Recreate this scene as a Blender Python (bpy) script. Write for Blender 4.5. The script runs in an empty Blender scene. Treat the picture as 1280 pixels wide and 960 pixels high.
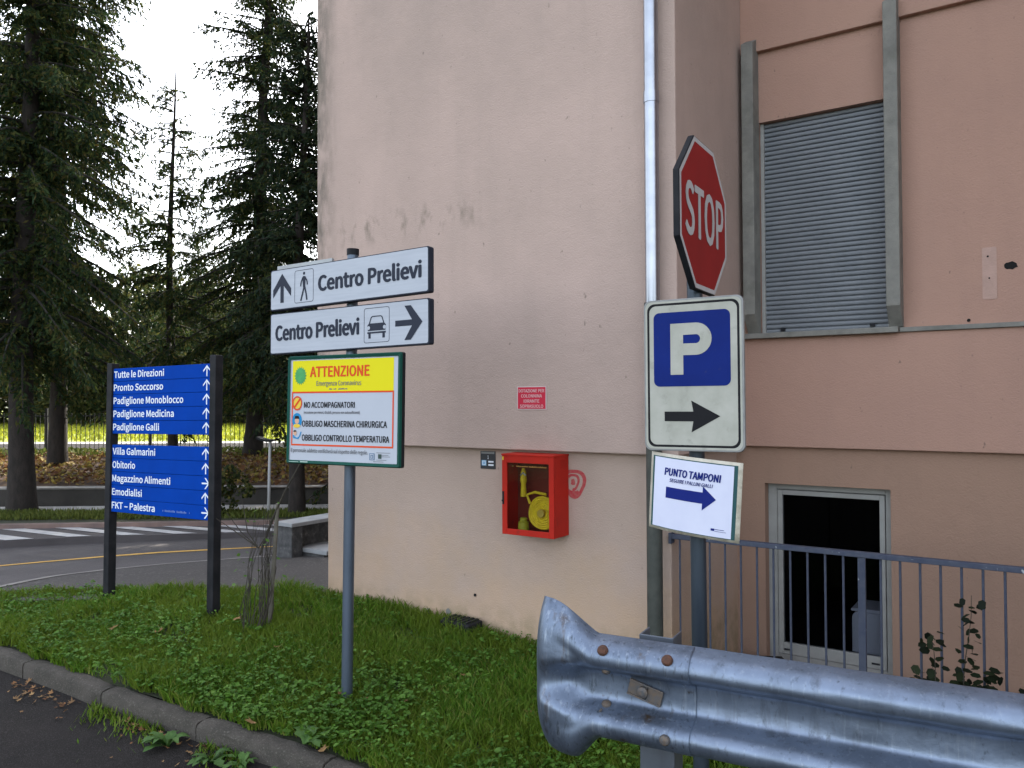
import bpy, math, random
import numpy as np
from mathutils import Matrix, Vector, Euler
from mathutils.geometry import tessellate_polygon
R_ = math.radians
random.seed(7); rng = np.random.default_rng(11)
S = bpy.context.scene
COL = S.collection

# ------------------------------------------------------------------ camera, world, sun, exposure
cd = bpy.data.cameras.new('camera'); cam = bpy.data.objects.new('camera', cd); COL.objects.link(cam)
cd.sensor_width = 36.0; cd.lens = 36.0 * 1000 / 1280; cd.clip_start = .05; cd.clip_end = 2000
def cam_matrix(pitch, roll, loc):
    cp, sp, cr, sr = math.cos(pitch), math.sin(pitch), math.cos(roll), math.sin(roll)
    fwd = Vector((0, cp, sp)); up = Vector((0, -sp, cp)); ri = Vector((1, 0, 0))
    r2 = cr * ri + sr * up; u2 = -sr * ri + cr * up
    m = Matrix((r2, u2, -fwd)).transposed().to_4x4(); m.translation = loc
    return m
cam.matrix_world = cam_matrix(R_(1.1102), R_(-.25026), Vector((0, 0, 1.65)))
S.camera = cam
SUN_AZ, SUN_EL = R_(20), R_(34)          # azimuth clockwise from +Y
w = bpy.data.worlds.new('World'); S.world = w; w.use_nodes = True
nt = w.node_tree; bg = nt.nodes['Background']
sky = nt.nodes.new('ShaderNodeTexSky'); sky.sky_type = 'NISHITA'; sky.sun_disc = False
sky.sun_elevation = SUN_EL; sky.sun_rotation = SUN_AZ; sky.dust_density = 3.0; sky.air_density = 1.0; sky.ozone_density = 1.0
hs = nt.nodes.new('ShaderNodeHueSaturation'); hs.inputs['Saturation'].default_value = .42          # thin high haze: a paler sky
nt.links.new(sky.outputs[0], hs.inputs['Color']); nt.links.new(hs.outputs[0], bg.inputs[0]); bg.inputs[1].default_value = .15
sl = bpy.data.lights.new('sun', 'SUN'); sl.energy = 2.4; sl.angle = R_(.6); sl.color = (1, .93, .8)
so = bpy.data.objects.new('sun', sl); COL.objects.link(so)
sd = Vector((math.sin(SUN_AZ) * math.cos(SUN_EL), math.cos(SUN_AZ) * math.cos(SUN_EL), math.sin(SUN_EL)))
so.rotation_euler = sd.to_track_quat('Z', 'Y').to_euler()
S.view_settings.view_transform = 'Standard'; S.view_settings.look = 'None'
S.view_settings.exposure = 2.35; S.view_settings.gamma = 1
S.render.engine = 'CYCLES'; S.cycles.use_denoising = True
S.cycles.max_bounces = 8; S.cycles.transparent_max_bounces = 16

# ------------------------------------------------------------------ materials
def mat(name, col, rough=.7, metal=0., var=None, vscale=6., vdet=6., bump=0., bscale=80., spec=.5, island=None, trans=0., coat=0.,
        dirt=None, dscale=3., dlo=.5, dhi=.75, stretch=None, fine=None):
    """one procedural material: base colour, mixed by noise with var, patched with dirt, bump noise."""
    m = bpy.data.materials.new(name); m.use_nodes = True
    t = m.node_tree; N = t.nodes; L = t.links; b = N['Principled BSDF']
    b.inputs['Roughness'].default_value = rough; b.inputs['Metallic'].default_value = metal
    b.inputs['Specular IOR Level'].default_value = spec
    if coat: b.inputs['Coat Weight'].default_value = coat
    tc = N.new('ShaderNodeTexCoord'); vec = tc.outputs['Object']
    if stretch:
        mp = N.new('ShaderNodeMapping'); mp.inputs['Scale'].default_value = stretch; L.new(vec, mp.inputs[0]); svec = mp.outputs[0]
    else: svec = vec
    cur = None
    def mix(a, bcol, fac):
        mx = N.new('ShaderNodeMix'); mx.data_type = 'RGBA'
        if hasattr(a, 'links'): L.new(a, mx.inputs[6])
        else: mx.inputs[6].default_value = (*a, 1)
        if hasattr(bcol, 'links'): L.new(bcol, mx.inputs[7])
        else: mx.inputs[7].default_value = (*bcol, 1)
        L.new(fac, mx.inputs[0]); return mx.outputs[2]
    def noise(scale, det, lo, hi, v=None, rough_=.6):
        n = N.new('ShaderNodeTexNoise'); n.inputs['Scale'].default_value = scale; n.inputs['Detail'].default_value = det
        n.inputs['Roughness'].default_value = rough_
        L.new(v or svec, n.inputs[0]); r = N.new('ShaderNodeMapRange'); r.inputs[1].default_value = lo; r.inputs[2].default_value = hi
        L.new(n.outputs[0], r.inputs[0]); return r.outputs[0]
    cur = col
    if island is not None:
        g = N.new('ShaderNodeNewGeometry'); rp = N.new('ShaderNodeValToRGB')
        L.new(g.outputs['Random Per Island'], rp.inputs[0])
        el = rp.color_ramp.elements
        el[0].color = (*island[0], 1); el[1].color = (*island[-1], 1)
        for k in range(1, len(island) - 1):
            e = el.new(k / (len(island) - 1)); e.color = (*island[k], 1)
        cur = rp.outputs[0]
    if var is not None: cur = mix(cur, var, noise(vscale, vdet, .35, .65))
    if dirt is not None: cur = mix(cur, dirt, noise(dscale, 8, dlo, dhi))
    for fc, fs, lo, hi, st in (fine or ()):
        mp = N.new('ShaderNodeMapping'); mp.inputs['Scale'].default_value = st; L.new(vec, mp.inputs[0])
        cur = mix(cur, fc, noise(fs, 6, lo, hi, mp.outputs[0], .65))
    if hasattr(cur, 'links'): L.new(cur, b.inputs['Base Color'])
    else: b.inputs['Base Color'].default_value = (*cur, 1)
    if bump:
        n = N.new('ShaderNodeTexNoise'); n.inputs['Scale'].default_value = bscale; n.inputs['Detail'].default_value = 5
        L.new(vec, n.inputs[0]); bp = N.new('ShaderNodeBump'); bp.inputs['Strength'].default_value = bump; bp.inputs['Distance'].default_value = .01
        L.new(n.outputs[0], bp.inputs['Height']); L.new(bp.outputs[0], b.inputs['Normal'])
    if trans:
        tr = N.new('ShaderNodeBsdfTranslucent'); ms = N.new('ShaderNodeMixShader'); ms.inputs[0].default_value = trans
        if hasattr(cur, 'links'): L.new(cur, tr.inputs[0])
        else: tr.inputs[0].default_value = (*cur, 1)
        out = N['Material Output']; L.new(b.outputs[0], ms.inputs[1]); L.new(tr.outputs[0], ms.inputs[2]); L.new(ms.outputs[0], out.inputs[0])
    return m
def glass(name, tint, rough=.0, fac=.0):
    m = bpy.data.materials.new(name); m.use_nodes = True
    t = m.node_tree; N = t.nodes; L = t.links; N.remove(N['Principled BSDF'])
    tr = N.new('ShaderNodeBsdfTransparent'); tr.inputs[0].default_value = (*tint, 1)
    gl = N.new('ShaderNodeBsdfGlossy'); gl.inputs['Roughness'].default_value = rough
    fr = N.new('ShaderNodeFresnel'); fr.inputs[0].default_value = 1.22
    ms = N.new('ShaderNodeMixShader'); L.new(fr.outputs[0], ms.inputs[0]); L.new(tr.outputs[0], ms.inputs[1]); L.new(gl.outputs[0], ms.inputs[2])
    L.new(ms.outputs[0], N['Material Output'].inputs[0]); return m

def stucco(name, base, var, streak, zlo=None, top_edge=None, grime=None, left_edge=False, low_ochre=None):
    """painted render: mottled paint, fine grain, weather specks, algae along edges."""
    m = mat(name, base, .92, var=var, vscale=1.3, vdet=7, spec=.15)
    t = m.node_tree; N = t.nodes; L = t.links; b = N['Principled BSDF']
    tc = [n for n in N if n.bl_idname == 'ShaderNodeTexCoord'][0]; ob = tc.outputs['Object']
    cur = b.inputs['Base Color'].links[0].from_socket
    sep = N.new('ShaderNodeSeparateXYZ'); L.new(ob, sep.inputs[0])
    def noise(scale, det, lo, hi, st=(1, 1, 1), rgh=.6):
        mp = N.new('ShaderNodeMapping'); mp.inputs['Scale'].default_value = st; L.new(ob, mp.inputs[0])
        n = N.new('ShaderNodeTexNoise'); n.inputs['Scale'].default_value = scale; n.inputs['Detail'].default_value = det; n.inputs['Roughness'].default_value = rgh
        L.new(mp.outputs[0], n.inputs[0]); r = N.new('ShaderNodeMapRange'); r.inputs[1].default_value = lo; r.inputs[2].default_value = hi
        L.new(n.outputs[0], r.inputs[0]); return r.outputs[0]
    def rng_(sock, a, c, v0=0., v1=1.):
        r = N.new('ShaderNodeMapRange'); r.inputs[1].default_value = a; r.inputs[2].default_value = c
        r.inputs[3].default_value = v0; r.inputs[4].default_value = v1; L.new(sock, r.inputs[0]); return r.outputs[0]
    def mul(a, c):
        mm = N.new('ShaderNodeMath'); mm.operation = 'MULTIPLY'
        for k, s_ in enumerate((a, c)):
            if hasattr(s_, 'links'): L.new(s_, mm.inputs[k])
            else: mm.inputs[k].default_value = s_
        return mm.outputs[0]
    def mx(col, fac):
        nonlocal cur
        x = N.new('ShaderNodeMix'); x.data_type = 'RGBA'; L.new(cur, x.inputs[6]); x.inputs[7].default_value = (*col, 1); L.new(fac, x.inputs[0]); cur = x.outputs[2]
    # rain streaks, specks
    mx(streak, mul(noise(1.6, 6, .52, .8, (3.5, 3.5, .35)), .34))
    mx((.10, .085, .07), mul(noise(26, 2, .735, .80, (1, 1, .55), .5), .55))
    mx((.16, .13, .11), mul(noise(70, 2, .74, .8, (1, 1, .6), .5), .5))
    if low_ochre:      # ochre tone growing towards the soil, ragged upper edge
        za = N.new('ShaderNodeMath'); za.operation = 'ADD'; L.new(sep.outputs[2], za.inputs[0]); L.new(noise(2.2, 7, .2, .8), za.inputs[1])
        mx(low_ochre, mul(rng_(za.outputs[0], 1.25, .25), .52))
        mx((.30, .235, .15), mul(mul(rng_(sep.outputs[2], .16, -.02), noise(9, 6, .38, .62)), .8))
    if left_edge:
        mx((.10, .095, .075), mul(mul(rng_(sep.outputs[0], .19, -.05), noise(7, 8, .36, .6, (1.5, 1.5, .5))), .85))
        # a horizontal line of dark patches at z about 3
        zz = N.new('ShaderNodeMath'); zz.operation = 'SUBTRACT'; L.new(sep.outputs[2], zz.inputs[0]); zz.inputs[1].default_value = 3.06
        ab = N.new('ShaderNodeMath'); ab.operation = 'ABSOLUTE'; L.new(zz.outputs[0], ab.inputs[0])
        band = mul(rng_(ab.outputs[0], .16, .0), rng_(sep.outputs[0], 2.1, 1.2))
        mx((.13, .115, .085), mul(mul(band, noise(6, 8, .50, .66, (1.2, 1.2, .6))), .85))
        mx((.2, .18, .16), mul(mul(rng_(sep.outputs[2], 3.6, 5.4), noise(1.2, 6, .42, .72)), .45))  # faint shade towards the top, painted into the wall colour
    L.new(cur, b.inputs['Base Color'])
    n1 = N.new('ShaderNodeTexNoise'); n1.inputs['Scale'].default_value = 95; n1.inputs['Detail'].default_value = 4; L.new(ob, n1.inputs[0])
    n2 = N.new('ShaderNodeTexNoise'); n2.inputs['Scale'].default_value = 14; n2.inputs['Detail'].default_value = 3; L.new(ob, n2.inputs[0])
    ad = N.new('ShaderNodeMath'); ad.operation = 'ADD'; L.new(n1.outputs[0], ad.inputs[0]); L.new(n2.outputs[0], ad.inputs[1])
    bp = N.new('ShaderNodeBump'); bp.inputs['Strength'].default_value = .38; bp.inputs['Distance'].default_value = .010
    L.new(ad.outputs[0], bp.inputs['Height']); L.new(bp.outputs[0], b.inputs['Normal'])
    return m

M = {}
M['stucco_up'] = stucco('pink_render_upper', (.47, .352, .305), (.415, .315, .272), (.35, .275, .235), left_edge=True)
M['stucco_lo'] = stucco('pink_render_lower', (.46, .35, .295), (.415, .32, .265), (.39, .30, .245), low_ochre=(.53, .345, .19))
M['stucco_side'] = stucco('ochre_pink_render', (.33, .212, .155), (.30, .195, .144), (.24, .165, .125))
M['stucco_salmon'] = stucco('salmon_render', (.405, .25, .193), (.375, .233, .183), (.335, .21, .168))
M['concrete'] = mat('grey_concrete_trim', (.23, .225, .20), .9, var=(.17, .165, .15), vscale=7, bump=.3, bscale=120, dirt=(.10, .10, .085), dscale=4, dlo=.55, dhi=.8)
M['shutter'] = mat('grey_shutter_pvc', (.18, .195, .215), .5, var=(.15, .165, .185), vscale=5, dirt=(.17, .18, .19), dscale=30, dlo=.6, dhi=.75)
M['alu_frame'] = mat('pale_aluminium', (.30, .30, .285), .45, var=(.255, .255, .24), vscale=8, bump=.05)
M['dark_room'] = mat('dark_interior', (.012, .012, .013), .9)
M['dark_glass'] = glass('door_glass', (.62, .63, .66))
M['box_glass'] = glass('cabinet_glass', (.9, .9, .86))
M['pipe_steel'] = mat('bright_steel_pipe', (.36, .38, .42), .3, .9, var=(.30, .32, .36), vscale=9)
M['pipe_iron'] = mat('dark_cast_iron_pipe', (.045, .05, .045), .55, .2, var=(.07, .075, .065), vscale=12)
M['galv'] = mat('galvanised_steel', (.15, .17, .20), .5, .6, var=(.11, .125, .15), vscale=5, vdet=8, bump=.12, bscale=40, dirt=(.09, .09, .10), dscale=9, dlo=.5, dhi=.75, stretch=(1, 1, .35))
M['galv_rail'] = mat('galvanised_guard_rail', (.225, .275, .365), .46, .8, var=(.155, .19, .25), vscale=3.2, vdet=10, bump=.10, bscale=55, dirt=(.075, .08, .09), dscale=5, dlo=.57, dhi=.78, stretch=(2.2, 2.2, .5), fine=(((.29, .335, .405), 26, .56, .76, (2.5, 2.5, .25)), ((.10, .12, .15), 60, .57, .75, (1, 1, .5)), ((.06, .05, .042), 14, .70, .78, (1, 1, 1))))
M['galv_end'] = mat('galvanised_end_wing', (.21, .26, .345), .46, .8, var=(.125, .155, .21), vscale=6, vdet=10, bump=.16, bscale=30, dirt=(.10, .065, .035), dscale=6.5, dlo=.62, dhi=.72, stretch=(1.6, 1.6, .45), fine=(((.31, .355, .425), 24, .55, .74, (2.5, 2.5, .2)), ((.075, .09, .11), 50, .55, .72, (1.5, 1.5, .4)), ((.07, .05, .035), 16, .66, .74, (1, 1, 1))))
M['rust'] = mat('rusty_bolt', (.12, .05, .028), .85, .2, var=(.065, .035, .025), vscale=60, bump=.4, bscale=200)
M['bolt_grey'] = mat('grey_bolt', (.10, .105, .115), .6, .5, var=(.16, .12, .09), vscale=50)
M['rail_blue'] = mat('blue_grey_galvanised', (.055, .065, .10), .6, spec=.12, metal=.2, var=(.08, .09, .12), vscale=20, dirt=(.4, .42, .44), dscale=25, dlo=.66, dhi=.72)
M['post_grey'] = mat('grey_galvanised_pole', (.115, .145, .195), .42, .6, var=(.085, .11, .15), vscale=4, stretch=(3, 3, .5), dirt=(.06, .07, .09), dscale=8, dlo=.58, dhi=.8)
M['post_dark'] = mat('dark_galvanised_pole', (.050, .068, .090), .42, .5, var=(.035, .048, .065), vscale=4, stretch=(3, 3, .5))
M['black_metal'] = mat('black_painted_metal', (.010, .011, .014), .6, spec=.12, var=(.022, .022, .025), vscale=8)
M['dark_blue_edge'] = mat('dark_sign_edge', (.022, .027, .042), .6, spec=.12, var=(.035, .04, .055), vscale=6)
M['sign_white'] = mat('reflective_white_sheeting', (.45, .475, .525), .6, spec=.12, var=(.40, .425, .475), vscale=3, stretch=(1, 1, 18), dirt=(.45, .47, .50), dscale=7, dlo=.62, dhi=.8)
M['sign_ink'] = mat('dark_slate_ink', (.028, .033, .050), .6, spec=.12)
M['old_white'] = mat('weathered_white_sheeting', (.43, .425, .375), .6, spec=.12, var=(.35, .35, .30), vscale=9, vdet=8, dirt=(.30, .30, .26), dscale=16, dlo=.58, dhi=.72)
M['sign_blue'] = mat('deep_blue_sheeting', (.004, .018, .16), .6, spec=.12, var=(.003, .014, .13), vscale=5, dirt=(.02, .03, .13), dscale=30, dlo=.62, dhi=.75)
M['panel_blue'] = mat('bright_blue_panel', (.001, .048, .345), .7, spec=.04, var=(.001, .042, .30), vscale=4)
M['panel_edge'] = mat('navy_panel_edge', (.003, .012, .08), .6, spec=.12)
M['letter_white'] = mat('white_lettering', (.72, .76, .82), .6, spec=.12)
M['letter_faint'] = mat('faded_lettering', (.09, .16, .45), .5)
M['ink_black'] = mat('black_ink', (.012, .012, .014), .6, spec=.12)
M['stop_red'] = mat('faded_red_sheeting', (.25, .022, .021), .7, spec=.05, var=(.215, .021, .02), vscale=5)
M['stop_white'] = mat('dull_white_sheeting', (.42, .40, .40), .6, spec=.12, var=(.37, .35, .35), vscale=12)
M['paper'] = mat('white_laminated_paper', (.66, .68, .82), .6, spec=.12, var=(.61, .63, .78), vscale=6)
M['tape'] = mat('yellowed_sticky_tape', (.55, .51, .42), .4, var=(.42, .38, .30), vscale=30, bump=.4, bscale=60)
M['teal'] = mat('dark_teal_board', (.012, .07, .075), .5)
M['paper_ink'] = mat('navy_print', (.010, .020, .17), .6, spec=.12)
M['green_frame'] = mat('dark_green_frame', (.008, .075, .055), .6, spec=.12, var=(.010, .06, .045), vscale=8)
M['poster_white'] = mat('poster_white', (.46, .485, .54), .6, spec=.12, var=(.44, .465, .52), vscale=3)
M['poster_yellow'] = mat('poster_yellow', (.70, .62, .012), .6, spec=.12)
M['poster_red'] = mat('poster_red', (.66, .075, .02), .6, spec=.12)
M['poster_grey'] = mat('poster_grey_ink', (.12, .12, .13), .5)
M['virus_green'] = mat('virus_green', (.02, .22, .05), .5, var=(.04, .35, .09), vscale=20)
M['icon_blue'] = mat('icon_blue', (.02, .22, .46), .6, spec=.12)
M['icon_skin'] = mat('icon_skin', (.60, .34, .22), .5)
M['icon_yellow'] = mat('icon_yellow', (.72, .48, .02), .5)
M['red_paint'] = mat('red_cabinet_paint', (.46, .024, .014), .6, spec=.10, var=(.40, .022, .014), vscale=6, dirt=(.2, .03, .02), dscale=12, dlo=.6, dhi=.8)
M['hose'] = mat('yellow_hose', (.78, .60, .02), .6, var=(.62, .46, .015), vscale=25, bump=.3, bscale=90)
M['cab_in'] = mat('cabinet_inside', (.16, .02, .012), .7)
M['notice_red'] = mat('pinkish_red_notice', (.55, .03, .06), .6, spec=.12)
M['notice_txt'] = mat('notice_lettering', (.70, .42, .42), .5)
M['graffiti'] = mat('red_spray_paint', (.42, .035, .045), .8, var=(.40, .10, .09), vscale=45)
M['black_hole'] = mat('dark_hole', (.006, .006, .006), .95)
M['asphalt'] = mat('asphalt', (.027, .0235, .022), .95, spec=.12, var=(.018, .016, .015), vscale=2.2, vdet=8, bump=.9, bscale=140, dirt=(.052, .048, .045), dscale=110, dlo=.52, dhi=.68)
M['asphalt_far'] = mat('asphalt_far', (.082, .073, .074), .95, var=(.060, .053, .054), vscale=1.1, vdet=9, bump=.7, bscale=90, dirt=(.045, .043, .045), dscale=1.7, dlo=.6, dhi=.74)
M['pavement'] = mat('coarse_pavement', (.060, .053, .050), .95, var=(.05, .045, .043), vscale=1.5, vdet=9, bump=1., bscale=60, dirt=(.125, .115, .11), dscale=34, dlo=.55, dhi=.7)
M['kerb'] = mat('old_concrete_kerb', (.085, .075, .064), .95, spec=.2, var=(.055, .05, .042), vscale=8, vdet=9, bump=.9, bscale=120, dirt=(.13, .12, .10), dscale=85, dlo=.55, dhi=.68)
M['kerb_pale'] = mat('pale_stone_kerb', (.23, .215, .20), .95, var=(.18, .165, .155), vscale=4, bump=.5, bscale=90)
M['kerb_red'] = mat('porphyry_kerb', (.20, .135, .115), .95, var=(.14, .10, .09), vscale=4, bump=.5, bscale=90)
M['yellow_line'] = mat('worn_yellow_paint', (.62, .36, .06), .8, var=(.52, .30, .06), vscale=12, dirt=(.2, .15, .08), dscale=18, dlo=.6, dhi=.75)
M['white_line'] = mat('white_road_paint', (.50, .49, .49), .8, var=(.38, .375, .375), vscale=7, dirt=(.25, .25, .26), dscale=14, dlo=.62, dhi=.78)
M['wall_dark'] = mat('mossy_concrete_wall', (.050, .044, .038), .95, var=(.033, .03, .026), vscale=3, vdet=8, bump=.6, bscale=50)
M['cap'] = mat('pale_coping', (.30, .29, .27), .9, var=(.22, .21, .2), vscale=6)
M['slab'] = mat('pale_grey_stone_slab', (.33, .34, .35), .7, var=(.27, .28, .29), vscale=6, bump=.2)
M['stone'] = mat('dark_rubble_stone', (.10, .10, .10), .95, var=(.05, .05, .052), vscale=14, vdet=4, bump=1., bscale=22, dirt=(.17, .165, .16), dscale=17, dlo=.58, dhi=.7)
M['soil'] = mat('damp_soil', (.030, .032, .014), 1., var=(.020, .028, .010), vscale=5, bump=1., bscale=40)
M['slope'] = mat('leaf_strewn_earth', (.085, .045, .025), 1., var=(.05, .028, .018), vscale=4, vdet=9, bump=1., bscale=25, dirt=(.16, .10, .035), dscale=9, dlo=.55, dhi=.7)
M['meadow'] = mat('sunny_meadow', (.20, .22, .018), 1., var=(.15, .19, .016), vscale=.9, vdet=9, bump=1., bscale=9)
M['path'] = mat('pale_path', (.36, .35, .34), .95, var=(.3, .29, .28), vscale=2)
M['ground'] = mat('open_ground', (.06, .07, .025), 1., var=(.04, .055, .02), vscale=.3, bump=.5, bscale=3)
M['bark'] = mat('spruce_bark', (.032, .025, .021), 1., var=(.016, .013, .011), vscale=14, vdet=8, bump=1., bscale=45, stretch=(1, 1, .35))
M['bough'] = mat('bough_bark', (.026, .022, .017), 1., var=(.016, .014, .011), vscale=14)
M['needles'] = mat('spruce_needles', (.02, .04, .02), .8, island=((.012, .026, .012), (.018, .038, .015), (.028, .050, .016), (.060, .075, .016), (.075, .060, .018)), trans=.36, spec=.2)
M['needles_ivy'] = mat('dense_needles', (.02, .04, .02), .8, island=((.008, .018, .010), (.014, .030, .014), (.022, .036, .014), (.05, .055, .015)), trans=.2, spec=.2)
M['leaf_far'] = mat('broad_leaves', (.05, .07, .02), .8, island=((.016, .026, .010), (.028, .042, .012), (.05, .058, .014), (.10, .09, .02)), trans=.3, spec=.2)
M['grass'] = mat('grass_blades', (.04, .1, .015), .7, island=((.034, .095, .005), (.052, .140, .007), (.076, .178, .009), (.125, .205, .016), (.20, .20, .05)), trans=.3, spec=.25, var=(.11, .16, .012), vscale=1.1, vdet=4)
M['herb'] = mat('broadleaf_herbs', (.05, .12, .02), .6, island=((.046, .120, .010), (.072, .170, .016), (.108, .225, .026), (.15, .265, .04)), trans=.28, spec=.3, var=(.06, .145, .014), vscale=1.7, vdet=4)
M['weed'] = mat('weed_leaves', (.05, .12, .02), .6, island=((.045, .11, .02), (.07, .15, .03), (.10, .19, .045)), trans=.25, spec=.3)
M['verge'] = mat('verge_grass', (.06, .09, .02), .8, island=((.06, .085, .018), (.085, .11, .022), (.13, .14, .03)), trans=.3, spec=.2)
M['dry_leaf'] = mat('dry_leaf', (.30, .14, .05), .8, island=((.15, .065, .028), (.24, .12, .05), (.32, .20, .09), (.10, .05, .028)), trans=.15, spec=.2)
M['litter'] = mat('leaf_litter', (.30, .14, .05), .8, island=((.09, .038, .02), (.14, .065, .028), (.22, .13, .04), (.26, .21, .05), (.06, .032, .02)), trans=.2, spec=.2)
M['twig'] = mat('dry_twigs', (.050, .042, .030), .95, var=(.03, .026, .02), vscale=20)
M['stake'] = mat('pale_stake', (.15, .135, .11), .9, var=(.10, .09, .07), vscale=10)
M['plant_dark'] = mat('dark_plant_leaves', (.02, .03, .014), .7, island=((.005, .008, .004), (.009, .015, .006), (.015, .022, .008)), trans=.08, spec=.15)
M['pole_white'] = mat('pale_grey_post', (.42, .42, .42), .6, .2)
M['cab_white'] = mat('pale_blue_grey_plastic', (.80, .84, .88), .5)
M['fence'] = mat('dark_fence_paint', (.016, .017, .018), .6, spec=.12)
M['plaque'] = mat('black_plaque', (.014, .015, .02), .5)
M['plaque_blue'] = mat('plaque_blue', (.22, .42, .62), .5)

# ------------------------------------------------------------------ helpers
class MB:
    def __init__(s): s.v = []; s.f = []; s.mi = []
    def add(s, v, f, mi=0):
        o = len(s.v); s.v += [tuple(p) for p in v]; s.f += [tuple(i + o for i in q) for q in f]; s.mi += [mi] * len(f)
    def box(s, x0, x1, y0, y1, z0, z1, mi=0):
        v = [(x0, y0, z0), (x1, y0, z0), (x1, y1, z0), (x0, y1, z0), (x0, y0, z1), (x1, y0, z1), (x1, y1, z1), (x0, y1, z1)]
        s.add(v, [(0, 3, 2, 1), (4, 5, 6, 7), (0, 1, 5, 4), (1, 2, 6, 5), (2, 3, 7, 6), (3, 0, 4, 7)], mi)
    def plate(s, poly, y0, y1, mi=0):          # polygon in x,z (counter clockwise seen from -y); front at y0
        n = len(poly); v = [(x, y0, z) for x, z in poly] + [(x, y1, z) for x, z in poly]
        f = [tuple(range(n)), tuple(range(2 * n - 1, n - 1, -1))] + [(i, i + n, (i + 1) % n + n, (i + 1) % n) for i in range(n)]
        s.add(v, f, mi)
    def flat(s, poly, y, mi=0): s.add([(x, y, z) for x, z in poly], [tuple(range(len(poly)))], mi)
    def ring(s, outer, inner, y, mi=0):        # flat band between two closed outlines with equal counts
        n = len(outer); s.add([(x, y, z) for x, z in outer] + [(x, y, z) for x, z in inner],
              [(i, (i + 1) % n, (i + 1) % n + n, i + n) for i in range(n)], mi)
    def tube(s, pts, rad, n=8, mi=0, caps=True):
        pts = [Vector(p) for p in pts]; rings = []
        rad = rad if hasattr(rad, '__len__') else [rad] * len(pts); up = Vector((0, 0, 1))
        t0 = (pts[1] - pts[0]).normalized(); a = t0.orthogonal().normalized()
        v = []
        for i, p in enumerate(pts):
            t = (pts[min(i + 1, len(pts) - 1)] - pts[max(i - 1, 0)]).normalized()
            a = (a - t * a.dot(t)); a = a.normalized() if a.length > 1e-6 else t.orthogonal().normalized(); b = t.cross(a)
            for k in range(n):
                th = 2 * math.pi * k / n; v.append(p + float(rad[i]) * (math.cos(th) * a + math.sin(th) * b))
        f = [(i * n + k, i * n + (k + 1) % n, (i + 1) * n + (k + 1) % n, (i + 1) * n + k) for i in range(len(pts) - 1) for k in range(n)]
        if caps: f += [tuple(range(n - 1, -1, -1)), tuple(range((len(pts) - 1) * n, len(pts) * n))]
        s.add(v, f, mi)
    def build(s, name, mats, parent=None, smooth=False, bevel=0):
        me = bpy.data.meshes.new(name); me.from_pydata(s.v, [], s.f)
        for m in (mats if isinstance(mats, (list, tuple)) else [mats]): me.materials.append(m)
        if any(s.mi): me.polygons.foreach_set('material_index', s.mi)
        if smooth:
            me.polygons.foreach_set('use_smooth', [True] * len(me.polygons)); me.set_sharp_from_angle(angle=R_(35))
        me.update(); o = bpy.data.objects.new(name, me); COL.objects.link(o)
        if parent: o.parent = parent
        if bevel:
            bv = o.modifiers.new('bevel', 'BEVEL'); bv.width = bevel; bv.segments = 2; bv.limit_method = 'ANGLE'; bv.angle_limit = R_(40)
        return o
def npmesh(name, V, F, m, parent=None, smooth=False):
    """mesh from numpy arrays; F an (n,3) or (n,4) array."""
    me = bpy.data.meshes.new(name); V = np.ascontiguousarray(V, dtype=np.float32); F = np.asarray(F, dtype=np.int32); k = F.shape[1]
    me.vertices.add(len(V)); me.vertices.foreach_set('co', V.ravel())
    me.loops.add(F.size); me.loops.foreach_set('vertex_index', F.ravel())
    me.polygons.add(len(F)); me.polygons.foreach_set('loop_start', np.arange(0, F.size, k, dtype=np.int32))
    try: me.polygons.foreach_set('loop_total', np.full(len(F), k, dtype=np.int32))
    except Exception: pass
    me.materials.append(m); me.update(calc_edges=True); me.validate()
    if smooth: me.polygons.foreach_set('use_smooth', np.ones(len(F), dtype=bool))
    o = bpy.data.objects.new(name, me); COL.objects.link(o)
    if parent: o.parent = parent
    return o
def tag(o, label=None, cat=None, group=None, kind=None):
    if label: o['label'] = label
    if cat: o['category'] = cat
    if group: o['group'] = group
    if kind: o['kind'] = kind
    return o
def empty(name, loc=(0, 0, 0), rot=(0, 0, 0), m=None):
    o = bpy.data.objects.new(name, None); COL.objects.link(o); o.empty_display_size = .1
    if m is not None: o.matrix_world = m
    else: o.location = loc; o.rotation_euler = rot
    return o
def copy_tree(o, parent=None):
    c = o.copy(); COL.objects.link(c)
    if parent: c.parent = parent
    for ch in list(o.children): copy_tree(ch, c)
    return c
def pose(pos, yaw, pitch, roll):
    m = Matrix.Rotation(R_(yaw), 4, 'Z') @ Matrix.Rotation(R_(pitch), 4, 'X') @ Matrix.Rotation(R_(roll), 4, 'Y')
    m.translation = Vector(pos); return m
def rrect(x0, x1, z0, z1, r, n=6):
    p = []
    for cx, cz, a in ((x1 - r, z0 + r, -90), (x1 - r, z1 - r, 0), (x0 + r, z1 - r, 90), (x0 + r, z0 + r, 180)):
        for k in range(n + 1):
            th = R_(a + 90 * k / n); p.append((cx + r * math.cos(th), cz + r * math.sin(th)))
    return p
def rect(x0, x1, z0, z1): return [(x0, z0), (x1, z0), (x1, z1), (x0, z1)]
def disc(cx, cz, rx, rz=None, n=28): return [(cx + rx * math.cos(2 * math.pi * k / n), cz + (rz or rx) * math.sin(2 * math.pi * k / n)) for k in range(n)]
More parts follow.
